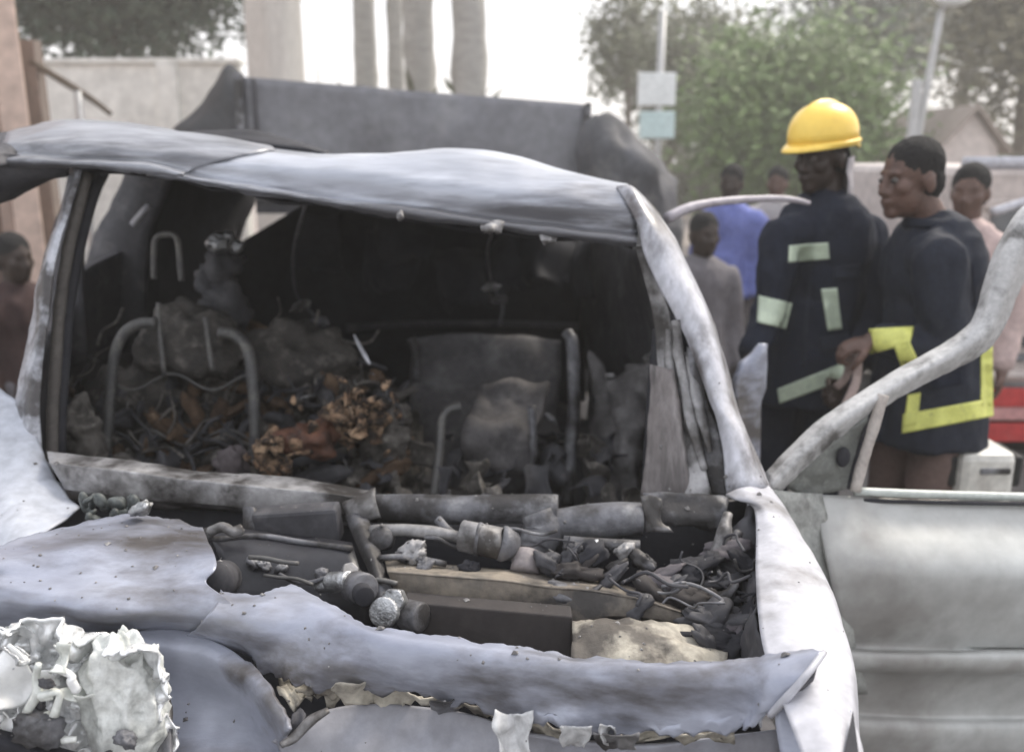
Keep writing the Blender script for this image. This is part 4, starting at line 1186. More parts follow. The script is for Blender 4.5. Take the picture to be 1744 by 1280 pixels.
tube('hanging_wire', [pt(520, 350, Y=2.3), pt(500, 430, Y=2.8), pt(505, 500, Y=3.05), pt(540, 545, Y=3.05), pt(560, 600, Y=3.0)], .006, CHAR, car, n=5, wob=.3)
for k in range(7):
    px, py = 560 + k * 75 + rnd.uniform(-30, 30), rnd.uniform(395, 520)
    sheet('hanging_lining', [[pt(px + u * rnd.uniform(25, 60), py - 60 + v * 50 + rnd.uniform(-8, 8), Y=4.1 - .1 * v + rnd.uniform(-.06, .06)) for u in (-1, -.3, .4, 1)] for v in (0, 1, 2)], CHARB, car, n=5, crumple=.03, cs=5, thick=.008, ragged=(.0, .03), seed=k, ridge=.008)

# --- debris: crumpled scraps in the cabin
def scrap_mesh(seed, s, curl=1.2):
    rnd = random.Random(seed)
    rows = []
    a0 = rnd.uniform(-.6, .6)
    for i in range(4):
        r = []
        for j in range(4):
            u, v = (j / 3 - .5) * s * rnd.uniform(.8, 1.2), (i / 3 - .5) * s * rnd.uniform(.8, 1.25)
            r.append(Vector((u, v, s * .35 * (math.sin(u / s * 3 * curl + a0) + .6 * math.cos(v / s * 4 * curl)) + rnd.uniform(-.12, .12) * s)))
        rows.append(r)
    return rows

heap = Geo()
rnd = random.Random(77)
def scrap_into(g, seed, c, s, rot, n=3):
    rows = [[c + rot @ v for v in r] for r in scrap_mesh(seed, s)]
    rr = [spline(r, n) for r in rows]
    cols = [spline([r[j] for r in rr], n) for j in range(len(rr[0]))]
    nr, nc = len(cols[0]), len(cols)
    V = [cols[j][i] for i in range(nr) for j in range(nc)]
    F = [(i * nc + j, i * nc + j + 1, (i + 1) * nc + j + 1, (i + 1) * nc + j) for i in range(nr - 1) for j in range(nc - 1)]
    g.add((V, F))
from mathutils import Euler
def rrot(rnd): return Euler((rnd.uniform(0, 6.3), rnd.uniform(0, 6.3), rnd.uniform(0, 6.3))).to_matrix()
def heap_rows(x0, x1, nx):
    rows = []
    for i in range(7):
        r = []
        for k in range(nx):
            px = x0 + (x1 - x0) * k / (nx - 1)
            top = (600 + 45 * math.sin(px / 85)) if px < 450 else (585 + (px - 450) * .36)
            py = top + (870 - top) * i / 6
            r.append(pt(px, py, Y=3.12 - .8 * (i / 6) + .06 * math.sin(px / 30 + i * 2)))
        rows.append(r)
    return rows
hp0 = sheet('burnt_heap', heap_rows(95, 720, 22), M('mottled_ash', (.085, .074, .065), (.034, .032, .031), (.24, .21, .18), scale=13, rough=.95, c3amt=.37, bump=.6), None, n=6, crumple=.075, cs=10, fine=.02, thick=.01, kind='stuff')
tag(hp0, 'mottled ash heap filling the left half of the burnt cabin', 'ash heap')
def lump_into(g, seed, c, r, rot):
    e = 1.2 + 1.6 * ((seed * 37) % 10) / 10
    V, F = ball_geo((0, 0, 0), (r * e, r * .9, r * .55), rot, 16, 10)
    g.add(([c + v * (1 + .55 * nz(v, .9 / r, seed) + .35 * (1 - 2.6 * abs(nz(v, 2.0 / r, seed + 4)))) for v in V], F))
layers = {'pale': (Geo(), PALEM), 'ash': (Geo(), DEBR), 'soot': (Geo(), CHAR), 'brown': (Geo(), M('brown_ash', (.14, .088, .055), (.06, .038, .026), (.32, .22, .14), scale=16, rough=.9, c3amt=.36, bump=.5))}
for k in range(420):
    px = rnd.uniform(110, 690)
    base = 590 + 60 * math.sin(px / 90) if px < 450 else 560 + (px - 450) * .35
    py = base + (850 - base) * rnd.random() ** .8
    Y = 3.05 - (py - 560) / 300 * .75 + rnd.uniform(-.1, .15)
    key = rnd.choice(['ash', 'ash', 'soot', 'soot', 'brown', 'brown' if px > 250 else 'ash'])
    if k % 9 == 0:
        d_ = rrot(rnd) @ Vector((1, 0, 0)); q_ = pt(px, py, Y=Y - .03); l_ = rnd.uniform(.02, .06)
        layers['pale'][0].add(tube_geo([q_ - d_ * l_, q_ + Vector((0, 0, .006)), q_ + d_ * l_], [.002, .0045, .002], 6))
    elif k % 3: lump_into(layers[key][0], k, pt(px, py, Y=Y), rnd.uniform(.010, .034), rrot(rnd))
    else: scrap_into(layers[key][0], k, pt(px, py, Y=Y), rnd.uniform(.025, .06), rrot(rnd))
for k in range(40):
    px = rnd.uniform(690, 1110); py = rnd.uniform(740, 860)
    scrap_into(layers['soot' if k % 3 else 'ash'][0], k + 900, pt(px, py, Y=2.7 - (py - 740) / 120 * .5), rnd.uniform(.03, .08), rrot(rnd))
layers['tan'] = (Geo(), OCHRE)
for k in range(64):
    if k < 42: px, py, Y = rnd.gauss(600, 38), rnd.gauss(705, 26), 2.26
    else: px, py, Y = rnd.gauss(470, 20), rnd.gauss(775, 22), 2.18
    if k % 4: lump_into(layers['tan'][0], k + 2000, pt(px, py, Y=Y + rnd.uniform(-.03, .06)), rnd.uniform(.005, .017), rrot(rnd))
    else: scrap_into(layers['tan'][0], k + 2000, pt(px, py, Y=Y + rnd.uniform(-.03, .06)), rnd.uniform(.02, .04), rrot(rnd))
for k in range(60):                        # tangled wires and rods through the heap
    px, py = rnd.uniform(110, 700), rnd.uniform(560, 830)
    P = [pt(px, py, Y=2.95 - (py - 560) / 300 * .7)]
    a = rnd.uniform(0, 6.28)
    for j in range(3):
        a += rnd.uniform(-.9, .9)
        px += 26 * math.cos(a); py += 26 * math.sin(a)
        P.append(pt(px, py, Y=2.95 - (py - 560) / 300 * .7 + rnd.uniform(-.05, .03)))
    layers['ash' if k % 2 else 'soot'][0].add(tube_geo(spline(P, 4), rnd.uniform(.0025, .006), 6))
for nm, (g, m) in layers.items():
    o = g.obj({'ash': 'ash_scraps', 'soot': 'soot_scraps', 'brown': 'brown_scraps', 'tan': 'tan_scraps', 'pale': 'pale_slivers'}[nm], m)
    sm = o.modifiers.new('thickness', 'SOLIDIFY'); sm.thickness = .004
    tag(o, {'ash': 'grey ashy scraps heaped over the burnt seats inside the car', 'soot': 'black sooty scraps heaped over the burnt seats inside the car', 'brown': 'brown burnt scraps heaped over the burnt seats inside the car', 'tan': 'tan and ochre torn scraps low in the middle of the cabin', 'pale': 'thin pale slivers scattered through the ash of the cabin'}[nm], 'debris', kind='stuff')

def lumpy(name, c, rad, mat, label, cat, seed, amp=.35, freq=18, seg=40, rings=26):
    V, F = ball_geo((0, 0, 0), rad, None, seg, rings)
    out = []
    for v in V:
        d = v.normalized() if v.length else Vector((0, 0, 1))
        k = 1 + amp * (nz(v, freq, seed) + .6 * nz(v, freq * 2.4, seed + 3))
        out.append(v * k)
    o = mesh_obj(name, out, F, mat)
    o.location = c
    bm = bmesh.new(); bm.from_mesh(o.data); bmesh.ops.remove_doubles(bm, verts=bm.verts, dist=1e-5); bm.to_mesh(o.data); bm.free()
    tag(o, label, cat)
    return o

lumpy('charred_bundle', pt(528, 748, Y=2.28), (.075, .06, .055), RUSTB, 'rounded rust-brown charred bundle in the middle of the debris', 'bundle', 3, amp=.5, freq=17)
o = lumpy('charred_foam', pt(598, 716, Y=2.36), (.085, .05, .06), OCHRE, 'ochre scorched foam lump right of the rust-brown bundle', 'foam', 9, amp=.55, freq=24)
lumpy('scorched_block', pt(468, 778, Y=2.26), (.05, .05, .065), OCHRE, 'tan scorched foam block between the seat hoop and brown bundle', 'foam', 12, amp=.5, freq=22)
lumpy('ash_lump', pt(140, 738, Y=2.3), (.055, .05, .085), DEBR, 'grey-brown ash lump at the left foot of the seat frame', 'debris', 14, amp=.5, freq=20)
lumpy('dark_bundle', pt(655, 752, Y=2.42), (.06, .05, .09), DEBR, 'ash-speckled dark lump right of the ochre foam', 'debris', 17, amp=.5, freq=26)
lumpy('charred_cushion', pt(395, 800, Y=2.3), (.045, .045, .06), M('mauve_grey_ash', (.14, .12, .125), (.08, .065, .068), None, scale=20, rough=.9), 'mauve-grey ash lump behind the right bar of the seat frame', 'debris', 19, amp=.5, freq=24)
lumpy('charred_headrest', pt(330, 590, Y=2.7), (.16, .10, .12), M('dark_ash_foam', (.10, .09, .082), (.035, .033, .032), (.22, .20, .18), scale=14, rough=.95, c3amt=.36, bump=.5), 'dark burnt foam of the seat behind the headrest hoop', 'foam', 23, amp=.45, freq=11)
lumpy('charred_foam', pt(500, 620, Y=2.85), (.17, .10, .14), MATS['dark_ash_foam'], 'large dark burnt foam mass behind the ochre foam', 'foam', 27, amp=.45, freq=9)
lumpy('charred_foam', pt(250, 700, Y=2.75), (.17, .1, .15), MATS['dark_ash_foam'], 'dark burnt foam mass inside the seat frame hoop', 'foam', 29, amp=.45, freq=10)

# --- cowl beam across the foot of the windscreen
sheet('cowl_beam', grid([
    [(80, 768, 1.84), (200, 783, 1.81), (300, 797, 1.80), (420, 809, 1.79), (520, 817, 1.78), (640, 836, 1.77)],
    [(84, 786, 1.775), (200, 800, 1.745), (300, 813, 1.735), (420, 826, 1.725), (520, 834, 1.715), (640, 850, 1.705)],
    [(86, 791, 1.765), (200, 805, 1.735), (300, 818, 1.725), (420, 831, 1.715), (520, 839, 1.705), (640, 854, 1.70)],
    [(108, 828, 1.76), (200, 841, 1.735), (300, 849, 1.725), (420, 860, 1.715), (520, 868, 1.705), (630, 878, 1.70)],
    [(110, 833, 1.77), (200, 846, 1.745), (300, 854, 1.735), (420, 864, 1.725), (520, 872, 1.715), (626, 882, 1.71)],
    [(115, 848, 1.82), (200, 860, 1.80), (300, 866, 1.79), (420, 874, 1.78), (520, 882, 1.77), (618, 892, 1.76)],
]), PALEM, car, n=7, crumple=.004, cs=10, thick=.003, seed=11, ragged=(.004, .004))
tube('cross_tube', [pt(635, 866, Y=1.74), pt(700, 866, Y=1.72), pt(800, 868, Y=1.70), pt(880, 866, Y=1.69), pt(950, 868, Y=1.68)], [.030, .031, .031, .030, .032], GREYM, car, n=6, seg=18, wob=.06)
tube('cross_tube', [pt(915, 870, Y=1.67), pt(925, 900, Y=1.66), pt(912, 932, Y=1.64), pt(905, 950, Y=1.62)], [.034, .042, .036, .026], GREYM, car, n=6, seg=16, wob=.08)
tube('cross_tube', [pt(938, 892, Y=1.67), pt(1000, 888, Y=1.67), pt(1060, 884, Y=1.66), pt(1092, 884, Y=1.66)], [.030, .036, .036, .034], GREYM, car, n=6, seg=18, wob=.06)
tube('pipe_stub', [pt(898, 938, Y=1.55), pt(893, 975, Y=1.52)], [.024, .028], M('pinkish_scorched_steel', (.27, .24, .24), (.2, .18, .18), None, scale=10, rough=.6), car, n=3, seg=14)
sheet('scuttle_panel', grid([
    [(1095, 840, 1.70), (1150, 838, 1.69), (1210, 845, 1.68), (1240, 850, 1.68)],
    [(1098, 870, 1.67), (1150, 868, 1.66), (1210, 870, 1.65), (1235, 872, 1.65)],
    [(1105, 905, 1.66), (1150, 895, 1.65), (1200, 900, 1.64), (1225, 900, 1.64)],
]), GREYM, car, n=5, crumple=.015, cs=18, thick=.005, ragged=(0, .012))
sheet('torn_bracket', grid([[(1092, 845, 1.66), (1110, 843, 1.65), (1125, 850, 1.65)], [(1095, 875, 1.64), (1112, 880, 1.63), (1128, 890, 1.63)], [(1098, 905, 1.64), (1120, 905, 1.62), (1145, 908, 1.62)]]), PALEM, car, n=4, crumple=.012, cs=30, thick=.003)
sheet('cowl_bracket', grid([[(585, 858, 1.68), (612, 846, 1.67), (640, 832, 1.68)], [(590, 878, 1.65), (615, 868, 1.64), (640, 852, 1.65)], [(605, 890, 1.66), (625, 884, 1.65), (648, 880, 1.66)]]), PALEM, car, n=4, crumple=.008, cs=30, thick=.004)

# strut with nuts (wiper arm linkage)
sheet('wiper_strut', grid([[(590, 880, 1.66), (604, 876, 1.64), (622, 876, 1.66)], [(608, 925, 1.58), (622, 920, 1.56), (640, 918, 1.58)], [(630, 980, 1.50), (642, 975, 1.48), (656, 972, 1.50)], [(636, 1030, 1.44), (652, 1025, 1.42), (674, 1022, 1.44)]]), GREYM, car, n=5, crumple=.004, thick=.006)
def nut(c, ax, r, l, mat, parent, name='hex_nut', seg=6):
    ax = ax.normalized()
    g = Geo(); g.add(tube_geo([c - ax * l / 2, c + ax * l / 2], r, seg)); g2 = g.obj(name, mat, parent, smooth=seg > 8)
    m = g2.modifiers.new('bevel', 'BEVEL'); m.width = r * .15; m.segments = 2; m.limit_method = 'ANGLE'
    return g2
nut(pt(672, 1022, Y=1.38), Vector((-.2, -1, .5)), .022, .03, SILV, car)
nut(pt(655, 1042, Y=1.36), Vector((-.3, -1, .5)), .026, .02, SILV, car, 'washer', 20)
nut(pt(612, 1000, Y=1.42), Vector((.5, -.8, .3)), .028, .05, GREYM, car, 'pipe_collar', 18)
nut(pt(578, 990, Y=1.44), Vector((.8, -.5, .3)), .018, .05, SILV, car, 'washer', 20)
nut(pt(560, 996, Y=1.45), Vector((.8, -.5, .3)), .014, .05, SILV, car)
nut(pt(594, 975, Y=1.45), Vector((.3, -.5, .6)), .016, .03, PALEM, car)
nut(pt(704, 1048, Y=1.38), Vector((.8, -.5, .1)), .026, .04, GREYM, car, 'pipe_collar', 18)
nut(pt(618, 1012, Y=1.385), Vector((.4, -1, .2)), .018, .03, CHARB, car, 'pipe_bore', 16)

# plenum: black air box with a bowl edge
sheet('air_box', grid([
    [(352, 905, 1.58), (430, 905, 1.60), (520, 915, 1.60), (600, 925, 1.58)],
    [(372, 945, 1.52), (430, 940, 1.53), (520, 950, 1.53), (610, 960, 1.52)],
    [(392, 1002, 1.47), (440, 1004, 1.48), (520, 1010, 1.48), (630, 1020, 1.47)],
    [(410, 1060, 1.46), (450, 1060, 1.46), (520, 1060, 1.46), (640, 1070, 1.46)],
]), M('glossy_black_plastic', (.018, .018, .022), (.028, .028, .034), None, scale=6, rough=.4), car, n=5, crumple=.004, thick=.006)
tube('air_box_rim', [pt(350, 902, Y=1.57), pt(366, 918, Y=1.55), pt(440, 912, Y=1.57), pt(520, 924, Y=1.57), pt(600, 934, Y=1.55)], .006, GREYM, car, n=4)
box('relay_box', pt(508, 893, Y=1.64), (.17, .05, .075), CHAR, car, rot=Matrix.Rotation(R(-4), 3, 'Y'), bevel=.008)
sheet('relay_bracket', grid([[(415, 862, 1.66), (428, 862, 1.64), (436, 866, 1.64)], [(415, 890, 1.64), (428, 892, 1.62), (436, 895, 1.62)], [(410, 915, 1.64), (426, 918, 1.62), (438, 922, 1.62)]]), GREYM, car, n=4, thick=.004)
lumps = Geo(); rnd = random.Random(21)
for k in range(26):
    lumps.add(ball_geo(pt(rnd.uniform(140, 240), rnd.uniform(848, 885), Y=1.66 + rnd.uniform(-.04, .03)), (rnd.uniform(.006, .02), .01, rnd.uniform(.004, .014)), Matrix.Rotation(rnd.uniform(0, 3), 3, 'Y'), 8, 6))
lumps.obj('melted_wiring', M('greenish_melted_plastic', (.12, .135, .13), (.05, .055, .055), (.22, .24, .23), scale=20, rough=.5, c3amt=.36), car)
crumb('filler_cap', pt(240, 866, Y=1.50), .014, SILV, car, 3, amp=.4)
tube('hose', [pt(358, 905, Y=1.55), pt(380, 898, Y=1.54), pt(395, 905, Y=1.53), pt(412, 900, Y=1.54)], .010, PALEM, car, n=5, wob=.3)
g = Geo(); g.add(tube_geo([pt(362, 990, Y=1.40), pt(380, 985, Y=1.46)], .034, 20)); g.obj('hose_end', CHAR, car)

rnd = random.Random(131)
for k in range(4):
    px, py = rnd.uniform(380, 600), rnd.uniform(945, 1000)
    tube('burnt_wire', [pt(px + 28 * j, py + rnd.uniform(-10, 10), Y=1.47 - .008 * j) for j in range(4)], rnd.uniform(.002, .005), rnd.choice([GREYM, CHAR, ROD]), car, n=4, seg=7, wob=.2)
for (px, py) in ((450, 962), (480, 966), (430, 958), (548, 975)):
    crumb('bolt_head', pt(px, py, Y=1.50), .009, GREYM, car, px)
for k in range(8):
    px, py = rnd.uniform(650, 1100), rnd.uniform(905, 968)
    crumb('melted_component', pt(px, py, Y=1.58 - (py - 900) / 900), rnd.uniform(.008, .02), rnd.choice([CHAR, CHARB, GREYM, PALEM]), car, k, amp=.6)
for k in range(5):
    px, py = rnd.uniform(640, 1050), rnd.uniform(890, 960)
    tube('burnt_wire', [pt(px + 24 * j, py + rnd.uniform(-9, 9), Y=1.57 - .006 * j) for j in range(5)], rnd.uniform(.002, .005), rnd.choice([GREYM, CHAR, ROD, PALEM]), car, n=4, seg=7, wob=.2)
# firewall and engine bay
sheet('firewall', grid([
    [(60, 850, 1.80), (350, 868, 1.78), (640, 890, 1.77), (950, 890, 1.75), (1270, 850, 1.74)],
    [(60, 960, 1.78), (350, 960, 1.74), (640, 960, 1.72), (950, 960, 1.70), (1270, 960, 1.70)],
    [(60, 1200, 1.74), (350, 1200, 1.70), (640, 1200, 1.68), (950, 1200, 1.66), (1270, 1200, 1.66)],
]), CHARB, car, n=5, crumple=.02, cs=8, thick=.01)
sheet('engine_bay_floor', [[Vector((x, y, .52)) for x in (-1.0, -.5, 0, .5)] for y in (.75, 1.1, 1.4, 1.75)], CHARB, car, n=4, crumple=.03, cs=8, thick=.01)
tube('wiper_motor', [pt(784, 912, Y=1.56), pt(786, 912, Y=1.56), pt(852, 925, Y=1.54), pt(854, 925, Y=1.54)], [.022, .030, .030, .022], PALEM, car, n=1, seg=22, wob=.05)
tube('motor_housing', [pt(852, 924, Y=1.55), pt(856, 925, Y=1.55), pt(874, 929, Y=1.56)], [.033, .034, .026], GREYM, car, n=1, seg=20)
tube('motor_band', [pt(812, 917, Y=1.552), pt(818, 918, Y=1.551)], .032, GREYM, car, n=1, seg=22, wob=0)
tube('wiper_link', [pt(632, 905, Y=1.6), pt(690, 902, Y=1.59), pt(750, 908, Y=1.58), pt(790, 916, Y=1.57)], .012, PALEM, car, n=4, wob=.15)
tube('wiper_link', [pt(745, 884, Y=1.62), pt(765, 905, Y=1.60), pt(790, 918, Y=1.58)], .009, GREYM, car, n=4)
tube('wiper_link', [pt(645, 950, Y=1.52), pt(690, 948, Y=1.52), pt(760, 960, Y=1.51)], .006, GREYM, car, n=4)
g = Geo(); g.add(tube_geo([pt(648, 915, Y=1.56), pt(654, 918, Y=1.60)], .022, 18)); g.obj('pivot_boss', GREYM, car)
tube('rack_pipe', [pt(960, 922, Y=1.58), pt(1010, 926, Y=1.57), pt(1090, 930, Y=1.56)], .012, GREYM, car, n=3)
g = Geo(); g.add(ball_geo(pt(1016, 928, Y=1.54), (.010, .010, .012))); g.obj('bolt_head', SILV, car)
# tan slam panel with torn lower edge
sheet('slam_panel', grid([
    [(655, 955, 1.56), (760, 962, 1.54), (860, 970, 1.53), (930, 980, 1.52), (1010, 988, 1.51), (1090, 1004, 1.50), (1160, 1028, 1.48)],
    [(660, 972, 1.475), (760, 980, 1.455), (860, 988, 1.445), (930, 998, 1.435), (1010, 1006, 1.425), (1090, 1020, 1.415), (1160, 1040, 1.405)],
    [(661, 976, 1.468), (760, 984, 1.448), (860, 992, 1.438), (930, 1002, 1.428), (1010, 1010, 1.418), (1090, 1024, 1.408), (1160, 1044, 1.40)],
    [(675, 1010, 1.462), (760, 1020, 1.442), (860, 1029, 1.432), (922, 1032, 1.422), (985, 1054, 1.40), (1050, 1044, 1.40), (1170, 1058, 1.395)],
    [(677, 1014, 1.466), (760, 1024, 1.446), (860, 1033, 1.436), (922, 1036, 1.426), (985, 1058, 1.404), (1050, 1048, 1.404), (1170, 1061, 1.40)],
    [(685, 1018, 1.50), (760, 1026, 1.48), (860, 1034, 1.47), (925, 1038, 1.46), (985, 1058, 1.44), (1045, 1050, 1.44), (1170, 1064, 1.43)],
]), TAN, car, n=7, crumple=.002, cs=14, thick=.003, seed=15, ragged=(.004, .003))
sheet('heat_shield', grid([
    [(976, 1062, 1.36), (1040, 1052, 1.35), (1110, 1052, 1.35), (1170, 1064, 1.36), (1240, 1090, 1.38)],
    [(974, 1085, 1.30), (1040, 1078, 1.29), (1110, 1080, 1.29), (1170, 1088, 1.30), (1240, 1105, 1.32)],
    [(972, 1120, 1.25), (1040, 1122, 1.24), (1110, 1124, 1.24), (1170, 1124, 1.25), (1240, 1125, 1.27)],
    [(972, 1180, 1.22), (1040, 1180, 1.21), (1110, 1180, 1.21), (1170, 1180, 1.22), (1240, 1180, 1.24)],
]), CREAM, car, n=9, crumple=.008, cs=12, thick=.004, ridge=.006, ragged=(.006, 0))
prism('dark_opening', [pt(688, 1025, Y=1.40), pt(975, 1050, Y=1.36), pt(972, 1140, Y=1.34), pt(700, 1130, Y=1.38)], Vector((0, .04, 0)), M('brown_black_char', (.035, .031, .032), (.05, .043, .04), None, scale=5, rough=.8), car)  # dark plate in place of the shaded opening under the slam panel
# melted mess at the right of the bay
rnd = random.Random(31)
for k in range(44):
    px, py = rnd.uniform(960, 1290), rnd.uniform(930, 1100)
    if py > 1040 and px < 1180: px = rnd.uniform(1200, 1275)
    if px > 1268 and py > 980: px -= 30
    Y = 1.60 - (py - 900) / 200 * .28
    r_ = rnd.uniform(.009, .026)
    V, F = ball_geo((0, 0, 0), (r_ * rnd.uniform(1.3, 2.6), r_, r_ * .6), Matrix.Rotation(rnd.uniform(-1, 1), 3, 'Y'), 18, 12)
    c = pt(px, py, Y=Y)
    V = [c + v * (1 + .6 * nz(v, 45, k) + .4 * (1 - 2.6 * abs(nz(v, 80, k)))) for v in V]
    mesh_obj('melted_component', V, F, rnd.choice([CHAR, CHAR, CHARB, GREYM, CHARB, MATS['brown_black_char'], M('mauve_char', (.13, .115, .125), (.075, .068, .075), None, scale=14, rough=.7)]), car)
for k in range(14):
    px, py = rnd.uniform(950, 1270), rnd.uniform(910, 1060)
    Y = 1.55 - (py - 900) / 200 * .28
    P = [pt(px, py, Y=Y)]
    for j in range(4):
        px += rnd.uniform(-10, 45); py += rnd.uniform(-16, 22)
        P.append(pt(min(px, 1285), min(py, 1090), Y=Y - .02 * j + rnd.uniform(-.01, .01)))
    tube('burnt_wire', P, rnd.uniform(.0015, .0036), rnd.choice([CHAR, CHAR, CHARB, GREYM]), car, n=4, seg=7, wob=.2)
sheet('hinge_arm', grid([[(1270, 862, 1.64), (1285, 862, 1.62), (1300, 872, 1.62)], [(1245, 915, 1.58), (1262, 915, 1.56), (1305, 905, 1.58)], [(1225, 960, 1.54), (1250, 962, 1.52), (1300, 965, 1.54)], [(1250, 985, 1.52), (1272, 985, 1.50), (1295, 975, 1.52)]]), CHAR, car, n=4, crumple=.02, cs=20, thick=.006)
tube('hinge_link', [pt(1240, 875, Y=1.6), pt(1232, 905, Y=1.57), pt(1222, 935, Y=1.55), pt(1208, 958, Y=1.53)], [.010, .016, .014, .008], PALEM, car, n=4, wob=.4)
tube('hinge_link', [pt(1258, 905, Y=1.57), pt(1246, 930, Y=1.55), pt(1238, 952, Y=1.53)], [.008, .010, .006], GREYM, car, n=4, wob=.4)

# --- bonnet
sheet('bonnet', grid([
    ('z', 1.0, [(-330, 1010), (-180, 985), (-60, 955), (60, 915), (180, 884), (235, 878), (290, 884), (345, 897)]),
    ('z', 1.01, [(-330, 1020), (-180, 1000), (-60, 972), (60, 945), (180, 925), (240, 922), (300, 928), (369, 960)]),
    ('z', .995, [(-330, 1030), (-180, 1010), (-60, 985), (60, 980), (180, 972), (240, 970), (300, 975), (352, 992)]),
    ('z', .985, [(-330, 1040), (-180, 1020), (-60, 1000), (60, 1010), (180, 1020), (260, 1010), (330, 1015), (390, 1022)]),
    ('z', .955, [(-330, 1080), (-180, 1060), (-60, 1035), (60, 1045), (180, 1058), (270, 1052), (350, 1055), (440, 1068)]),
    ('z', .88, [(-330, 1160), (-180, 1140), (-60, 1100), (60, 1085), (180, 1085), (280, 1080), (360, 1100), (470, 1130)]),
]), ASH, car, n=14, crumple=.008, cs=6, fine=.0006, thick=.003, ragged=(.009, 0), seed=21, ridge=.0025)
sheet('bonnet', grid([
    ('z', .985, [(375, 1006), (440, 1012), (500, 1000), (560, 1026), (640, 1068), (740, 1083), (850, 1098), (950, 1111), (1090, 1128), (1250, 1122, 1.0), (1340, 1114, 1.02), (1402, 1110, 1.035)]),
    ('z', .985, [(370, 1022), (440, 1030), (500, 1022), (560, 1048), (640, 1082), (740, 1098), (850, 1112), (950, 1124), (1090, 1140), (1250, 1134, 1.0), (1338, 1126, 1.022), (1396, 1120, 1.035)]),
    ('z', .97, [(350, 1050), (430, 1060), (500, 1060), (560, 1080), (640, 1105), (740, 1122), (850, 1138), (950, 1150), (1090, 1166), (1250, 1165, .985), (1320, 1158, 1.01), (1372, 1148, 1.028)]),
    ('z', .935, [(330, 1075), (420, 1095), (490, 1105), (560, 1130), (640, 1145), (740, 1160), (850, 1175), (950, 1190), (1090, 1205), (1250, 1202, .955), (1300, 1198, .98), (1342, 1182, 1.0)]),
    ('z', .90, [(310, 1085), (400, 1110), (470, 1150), (560, 1168), (640, 1172), (740, 1186), (850, 1208), (950, 1232), (1090, 1246), (1240, 1242, .92), (1280, 1236, .945), (1312, 1216, .965)]),
]), ASH, car, n=14, crumple=.007, cs=6, fine=.0006, thick=.003, ragged=(.008, .016), seed=25, ridge=.002)
sheet('bonnet_lip', grid([
    ('z', .915, [(215, 1078), (290, 1070), (350, 1085), (410, 1118), (455, 1160), (482, 1205), (492, 1240)]),
    ('z', .90, [(210, 1100), (280, 1100), (340, 1115), (395, 1145), (440, 1180), (470, 1220), (486, 1250)]),
    ('z', .84, [(240, 1180), (290, 1180), (340, 1190), (390, 1205), (430, 1225), (462, 1250), (480, 1270)]),
    ('z', .78, [(270, 1310), (310, 1310), (350, 1310), (390, 1310), (430, 1310), (470, 1310), (500, 1310)]),
    ('z', .70, [(270, 1420), (310, 1420), (350, 1420), (390, 1420), (430, 1420), (470, 1420), (500, 1420)]),
]), ASH, car, n=6, crumple=.008, cs=9, thick=.006, seed=28, ragged=(.004, 0))
sheet('grille_panel', grid([
    ('z', .86, [(470, 1262), (510, 1232), (560, 1208), (640, 1198), (740, 1205), (830, 1222), (900, 1250), (1050, 1262), (1200, 1255), (1330, 1240)]),
    ('z', .84, [(480, 1280), (520, 1260), (570, 1240), (640, 1232), (740, 1238), (830, 1250), (900, 1270), (1050, 1280), (1200, 1276), (1330, 1270)]),
    ('z', .78, [(480, 1340), (520, 1340), (570, 1340), (640, 1340), (740, 1340), (830, 1340), (900, 1340), (1050, 1340), (1200, 1340), (1330, 1340)]),
    ('z', .66, [(480, 1440), (520, 1440), (570, 1440), (640, 1440), (740, 1440), (830, 1440), (900, 1440), (1050, 1440), (1200, 1440), (1330, 1440)]),
]), M('grey_scorched_bumper', (.30, .30, .33), (.24, .24, .26), (.36, .37, .42), scale=4, rough=.5, c3amt=.4), car, n=5, crumple=.008, cs=8, thick=.006, seed=31)
# inner bonnet frame, cream, showing in the tear
sheet('bonnet_frame', grid([
    ('z', .885, [(470, 1150), (540, 1165), (600, 1168), (680, 1178), (800, 1198), (900, 1222), (1050, 1245), (1250, 1240)]),
    ('z', .86, [(480, 1200), (540, 1200), (600, 1200), (680, 1200), (800, 1215), (900, 1240), (1050, 1262), (1250, 1260)]),
]), CREAM, car, n=12, crumple=.010, cs=24, thick=.003, ragged=(0, .028), ridge=.006)
rnd = random.Random(51)
def flake(px, py, w, h, z, mat, seed):
    rows = []
    r2 = random.Random(seed)
    for i in range(4):
        row = []
        for j in range(4):
            u, v = j / 3, i / 3
            row.append(pt(px + (u - .5) * w * (1 - .35 * v * r2.uniform(.5, 1.2)) + r2.uniform(-.08, .08) * w, py + (v - .5) * h + r2.uniform(-.1, .1) * h, z=z + .012 * math.sin(u * 4 + seed) - .05 * v))
        rows.append(row)
    sheet('torn_flake', rows, mat, car, n=4, crumple=.006, cs=40, thick=.002, seed=seed)
flake(620, 1180, 110, 34, .915, CREAM, 1)
FLK = M('white_primer_flake', (.66, .66, .66), (.52, .52, .52), (.3, .29, .28), scale=12, rough=.5, c3amt=.32)
flake(872, 1246, 72, 66, .925, FLK, 2)
flake(978, 1254, 50, 34, .922, FLK, 3)
flake(1052, 1262, 74, 26, .922, PALEM, 4)
flake(1035, 1252, 26, 30, .925, FLK, 8)
flake(760, 1202, 60, 22, .90, GREYM, 6)
tube('release_lever', [pt(478, 1268, Y=1.01), pt(500, 1256, Y=1.02), pt(530, 1226, Y=1.03), pt(560, 1208, Y=1.04)], [.006, .009, .009, .005], PALEM, car, n=4, flat=.6)
